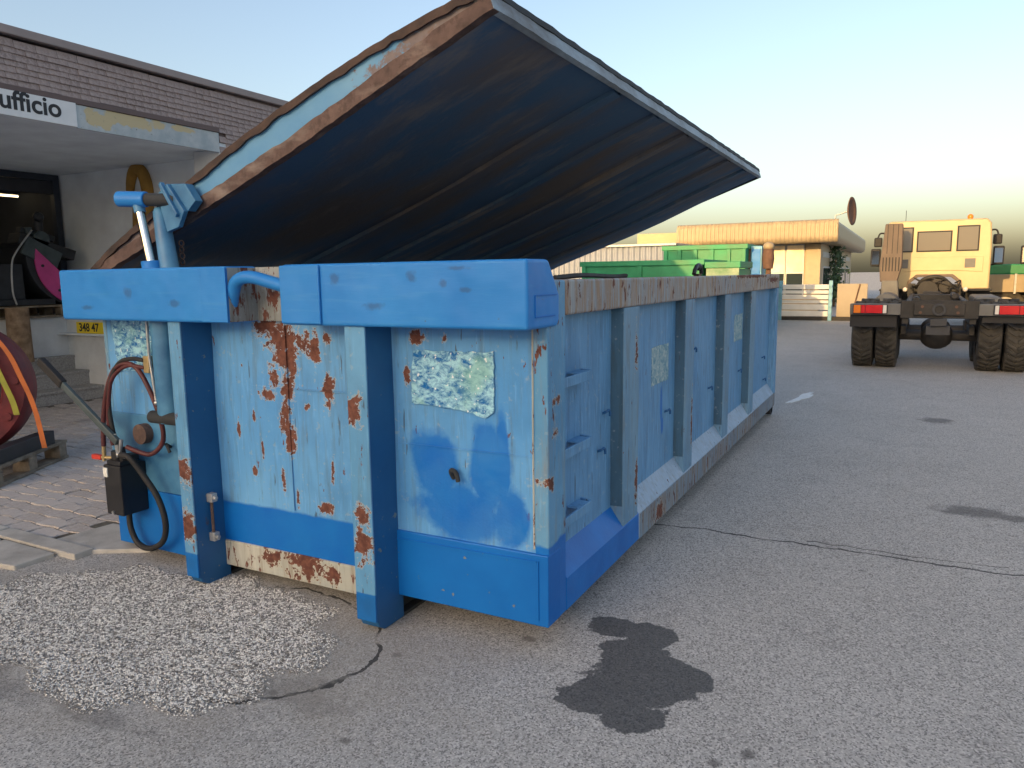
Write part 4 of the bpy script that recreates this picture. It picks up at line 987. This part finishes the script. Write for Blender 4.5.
# white spill
sp = MB(); pts = []
for k in range(26):
    a = 2*PI*k/26; rr = 1+.22*math.sin(3*a+1)+.16*math.sin(5*a+.4)+.12*math.sin(9*a+2); lx = .055*rr*math.cos(a); ly = .42*rr*math.sin(a); pts.append((-.99+lx+ly*.16, 8.9+ly-lx*.16))
sp.prism(pts, 2, .001, .006); MT['spill'] = plain('white_paint_spill', (.62,.64,.64), .5)
tag(sp.build('paint_spill', 'spill'), 'white splash of spilled paint on the asphalt past the container', 'spill')

# ---- truck (origin on the ground under the rear axle, forward = +Y)
TR = thing('truck_tractor', 'cream cab truck without bed, its bare dark chassis facing the yard', 'truck', (0,0,0))
def tp_(name, mb, mat, parent=TR, bevel=0): return part(name, mb, mat, parent, bevel)
R_T = .475
def tyre(x0, x1, y, name='wheel'):
    W = x1-x0; prof = [(.28,.01),(.33,0),(.42,.0),(.455,.015),(R_T-.018,.04),(R_T-.018,W-.04),(.455,W-.015),(.42,W),(.33,W),(.28,W-.01)]
    m = MB(); m.ring((x0,y,R_T), (1,0,0), prof, 40)
    n = 34
    for k in range(n):
        a = 2*PI*k/n
        for sgn in (-1, 1):
            xc = x0+W/2+sgn*W*.23; da = .10*1
            c = Vector((xc, y+math.cos(a)*(R_T-.004), R_T+math.sin(a)*(R_T-.004)))
            tdir = Vector((0,-math.sin(a),math.cos(a))); rdir = Vector((0,math.cos(a),math.sin(a))); xd = Vector((1,0,0))
            ld = (xd*.85 - tdir*sgn*.62).normalized(); wd = rdir.cross(ld)
            m.obox(c, ld*W*.24, wd*.017, rdir*.016)
    o = tp_(name, m, 'tyre')
    tp_('rim', MB().ring((x0,y,R_T), (1,0,0), [(.285,.02),(.285,W-.02),(.20,W*.55),(.05,W*.5),(.05,W*.42),(.20,W*.45)], 24), 'greybar', o)
hw = 1.09
for yax in (0.0, 1.2):
    tyre(-hw, -hw+.285, yax); tyre(-hw+.315, -hw+.60, yax)
    tyre(hw-.60, hw-.315, yax); tyre(hw-.285, hw, yax)
    m = MB(); m.cyl((-.9,yax,R_T), (.9,yax,R_T), .075, 14); m.ball((0,yax,R_T), .20, 14, 10, (1.1,1,1)); tp_('axle', m, 'chassis')
for s in (-1, 1): tyre(s*(hw-.15)-.145, s*(hw-.15)+.145, 7.9)
for s in (-1, 1):
    tp_('chassis_rail', MB().box(s*.40-.04, s*.40+.04, -.75, 8.6, .68, .92), 'chassis', bevel=.008)
    tp_('leaf_spring', MB().box(s*.42-.035, s*.42+.035, -.3, 1.5, .50, .62).box(s*.42-.06, s*.42+.06, .45, .75, .42, .66), 'chassis', bevel=.008)
    tp_('shock_absorber', MB().cyl((s*.52,-.2,.40), (s*.48,.05,.80), .04, 10), 'chassis')
# rear cross member with coupling
m = MB(); m.box(-.46, .46, -.80, -.76, .76, 1.0); m.box(-.30, .30, -.84, -.801, .80, .97); tp_('cross_member', m, 'chassis', bevel=.008)
m = MB(); m.ring((0,-.86,.88), (0,1,0), [(.085,0),(.085,.05),(.05,.05),(.05,0)], 20); m.box(-.10,.10,-.86,-.842,.66,.76); tp_('tow_coupling', m, 'blacksteel', bevel=.004)
tp_('plate_bracket', MB().box(-.14,.14,-.80,-.78,.54,.66), 'blacksteel')
for x, z in ((-.2,.92),(.2,.92),(-.22,.84),(.22,.84)): tp_('bolt', MB().cyl((x,-.86,z),(x,-.835,z), .02, 8), 'brownrust')
for s in (-1, 1):
    a, b = (s*.33, s*1.10) if s > 0 else (-1.10, -.33)
    tp_('rear_bumper', MB().box(a, b, -.78, -.70, .80, .955), 'greybar', bevel=.008)
    L = tp_('tail_lamp', MB().box(*((.62,1.06) if s > 0 else (-1.06,-.62)), -.815, -.781, .815, .945), 'blacksteel', bevel=.006)
    xs = (.63,.68,.90,.955,1.05); cols = ('whitelens','redlens','redlens','orangelens')
    for k in range(4):
        x0, x1 = xs[k]+.004, xs[k+1]-.002
        if s < 0: x0, x1 = -x1, -x0
        tp_('lens', MB().box(x0, x1, -.832, -.8145, .825, .937), cols[k], L, .004)
    tp_('mudguard', MB().box(*((.50,1.08) if s > 0 else (-1.10,-.50)), -.70, -.64, .62 if s < 0 else .70, .90), 'rubber', bevel=.01)
# engine and gearbox seen in the gap under the cab
m = MB(); m.box(-.34, .34, 6.3, 8.2, .70, 1.10); m.box(-.22, .20, 6.25, 7.0, 1.10, 1.22); m.cyl((-.12,5.9,.98), (-.12,6.6,1.0), .20, 16); m.cyl((.2,6.0,1.06), (.2,6.7,1.08), .12, 14); m.cyl((-.46,6.2,.98), (.46,6.2,.98), .07, 12)
m.box(-.50,-.36,6.1,7.0,.85,1.12); m.box(.36,.50,6.2,6.9,.88,1.10); m.cyl((.05,6.1,1.15),(.05,6.3,1.15),.09,12)
for k in range(14):
    x = random.uniform(-.42,.42); z = random.uniform(.86,1.2); m.tube(bez([(x,6.1,z),(x+random.uniform(-.15,.15),5.95,z+.05),(x+random.uniform(-.25,.25),6.05,z-.1)], 5), .015, 6)
m.tube(bez([(-.36,6.3,1.0),(-.20,6.1,1.22),(.10,6.1,1.26),(.36,6.3,1.05)], 8), .04, 10)
tp_('engine', m, 'chassis', bevel=.01)
m = MB(); m.box(-.36,.36,3.0,3.3,.72,.98); m.cyl((-.30,2.2,.90),(-.30,3.4,.90), .06, 10); m.cyl((.28,2.6,.96),(.28,3.6,.96), .05, 10); m.box(-.2,.1,3.9,4.3,.80,1.0); m.cyl((0,1.2,.6),(0,6,.8), .06, 10); tp_('hydraulic_gear', m, 'chassis', bevel=.008)
m = MB(); m.cyl((-.85,4.4,.72), (-.85,5.6,.72), .24, 18); tp_('air_tank', m, 'greybar')
tp_('fuel_tank', MB().box(.62, 1.05, 3.6, 5.5, .45, .92), 'greybar', bevel=.05)
for x in (-1.08, .60): tp_('cab_mudguard', MB().box(x, x+.48, 7.0, 7.06, .5, 1.0).box(x, x+.48, 6.5, 6.99, .96, 1.0), 'rubber', bevel=.01)
for x, z in ((-.55,1.0),(.58,1.0)): tp_('reservoir', MB().ball((x,6.2,z), .05, 10, 8), 'whitelens')
# cab
CY = 7.1
m = MB()
out = [(-1.06,.98),(-.52,.98),(-.49,1.16),(-.34,1.28),(.34,1.28),(.49,1.16),(.52,.98),(1.06,.98),(1.06,1.9),(1.03,2.42),(.95,2.52),(-.95,2.52),(-1.03,2.42),(-1.06,1.9)]
m.prism(out, 1, CY, CY+1.75); CAB = tp_('cab', m, 'cream', bevel=.035)
tp_('rear_panel', MB().prism([(-.92,1.36),(-.40,1.40),(.40,1.40),(.92,1.36),(.92,1.70),(-.92,1.70)], 1, CY-.018, CY-.001), 'cream', CAB, .012)
def cabwin(x0, x1, z0, z1):
    W = tp_('window', MB().box(x0, x1, CY-.012, CY-.001, z0, z1), 'rubber', CAB, .02)
    tp_('pane', MB().box(x0+.03, x1-.03, CY-.02, CY-.0125, z0+.03, z1-.03), 'pane', W)
g = G('sky_toned_glass'); MT['pane'] = g.done((.20, .185, .15), .06, 0, None, .8)  # cab panes: pale sky light in the glass put into the base colour
cabwin(-.39, .30, 1.82, 2.28); cabwin(.39, .82, 1.82, 2.38); cabwin(-.82, -.46, 1.82, 2.38)
for x0 in (-.74, .57): tp_('vent_panel', MB().box(x0, x0+.20, CY-.030, CY-.0185, 1.46, 1.66), 'greybar', CAB, .01)
tp_('engine_tunnel', MB().prism([(-.55,.98),(-.52,1.18),(-.36,1.32),(.36,1.32),(.52,1.18),(.55,.98),(.49,.98),(.46,1.14),(.32,1.26),(-.32,1.26),(-.46,1.14),(-.49,.98)], 1, CY-.12, CY-.002), 'stack', CAB, .008)
tp_('cab_floor', MB().box(-1.0,1.0,CY+.05,CY+1.7,.86,.97), 'chassis')
tp_('bumper', MB().box(-1.1,1.1,CY+1.76,CY+1.95,.35,1.0), 'greybar', bevel=.03)
for s in (-1, 1):
    M_ = tp_('mirror', MB().box(s*1.28-.11, s*1.28+.11, CY+1.2, CY+1.32, 1.52, 1.95).box(s*1.24-.09, s*1.24+.09, CY+1.2, CY+1.3, 1.99, 2.22), 'rubber', CAB, .03)
    tp_('mirror_arm', MB().tube(bez([(s*1.02,CY+1.4,2.30),(s*1.20,CY+1.3,2.32),(s*1.26,CY+1.26,2.18)], 6), .02, 8).tube([(s*1.03,CY+1.4,1.50),(s*1.26,CY+1.26,1.54)], .02, 8), 'rubber', CAB)
    tp_('mirror_glass', MB().box(s*1.28-.08, s*1.28+.08, CY+1.19, CY+1.1995, 1.57, 1.90), 'mirror_glass', M_)
tp_('door_handle', MB().box(-1.125,-1.101,CY+.3,CY+.5,1.55,1.62), 'rubber', CAB)
tp_('beacon', MB().cyl((.63,CY+.3,2.515), (.63,CY+.3,2.57), .055, 12).ball((.63,CY+.3,2.58), .06, 12, 8), 'orangelens', CAB)
tp_('aerial', MB().cyl((-.65,CY+.6,2.50), (-.65,CY+.6,2.8), .006, 6), 'rubber', CAB)
# air intake stack
m = MB(); m.prism([(-1.05,1.17),(-.72,1.17),(-.64,1.5),(-.66,2.42),(-1.0,2.42),(-1.08,1.5)], 1, CY-1.05, CY-.6); STK = tp_('intake_stack', m, 'stack', TR, .02)
for k in range(6):
    x = -1.02+k*.062; tp_('slot', MB().box(x, x+.022, CY-1.058, CY-1.049, 1.40, 1.70), 'rubber', STK)
for k in range(3):
    x = -.95+k*.10; tp_('groove', MB().box(x, x+.012, CY-1.056, CY-1.049, 1.78, 2.40), 'rubber', STK)
tp_('stack_foot', MB().prism([(-1.02,.82),(-.66,.82),(-.70,1.20),(-1.02,1.20)], 1, CY-1.06, CY-.66), 'greybar', TR, .02)
for o in list(TR.children): pass
TR2 = copy_tree(TR)
TR.location = (.40, 12.42, 0); TR.rotation_euler = (0, 0, math.radians(-.9))
TR2.location = (3.52, 12.6, 0); TR2.rotation_euler = (0, 0, math.radians(-.9))
TR2['label'] = 'second cream cab truck standing alongside, only its mirror showing'
# dropside lorry further back
FL = thing('dropside_lorry', 'white dropside lorry bed under a green cover behind the cream truck', 'lorry', (3,23.6,0))
part('side_board', MB().box(1.25, 2.35, 22.6, 22.65, .84, 1.28).box(2.40, 3.5, 22.6, 22.65, .84, 1.28), 'white_panel', FL, .008)
part('board_post', MB().box(2.352, 2.398, 22.59, 22.66, .80, 1.30), 'galv', FL)
part('bed', MB().box(1.25, 6.5, 22.651, 24.8, .85, .95), 'galv', FL, .01)
part('cover', MB().box(1.25, 3.4, 22.66, 24.7, 1.282, 1.54), 'green', FL, .03)
part('end_board', MB().box(1.26, 1.30, 22.66, 24.75, .951, 1.279), 'white_panel', FL)
part('chassis', MB().box(1.3, 6.5, 23.1, 24.2, .60, .84), 'chassis', FL)
for x in (2.2, 3.3, 5.6):
    for y in (22.75, 24.35):
        o = part('wheel', MB().ring((x,y,.46), (0,1,0), [(.26,0),(.44,0),(.46,.03),(.46,.25),(.44,.28),(.26,.28)], 28), 'tyre', FL)
        part('rim', MB().ring((x,y,.46), (0,1,0), [(.262,.03),(.262,.25),(.1,.16),(.1,.1)], 20), 'whitelens', o)
part('cab', MB().box(6.6, 8.2, 22.6, 24.8, .6, 2.5), 'white_panel', FL, .06)
# unseen hall added behind the camera to shade the near yard
HB = thing('shade_hall', 'long grey unseen hall added to shade the near yard', 'building', (-6,-40,0))
part('wall', MB().box(-38, 9, -76, -60, 0, 15.3), 'plaster', HB)
part('roof', MB().box(-38.2, 9.2, -76.2, -59.8, 15.3, 15.6), 'roofcap', HB)
for k in range(6):
    o = part('gate', MB().box(-35+k*7, -31+k*7, -60.0, -59.95, 0, 4.2), 'galv', HB)
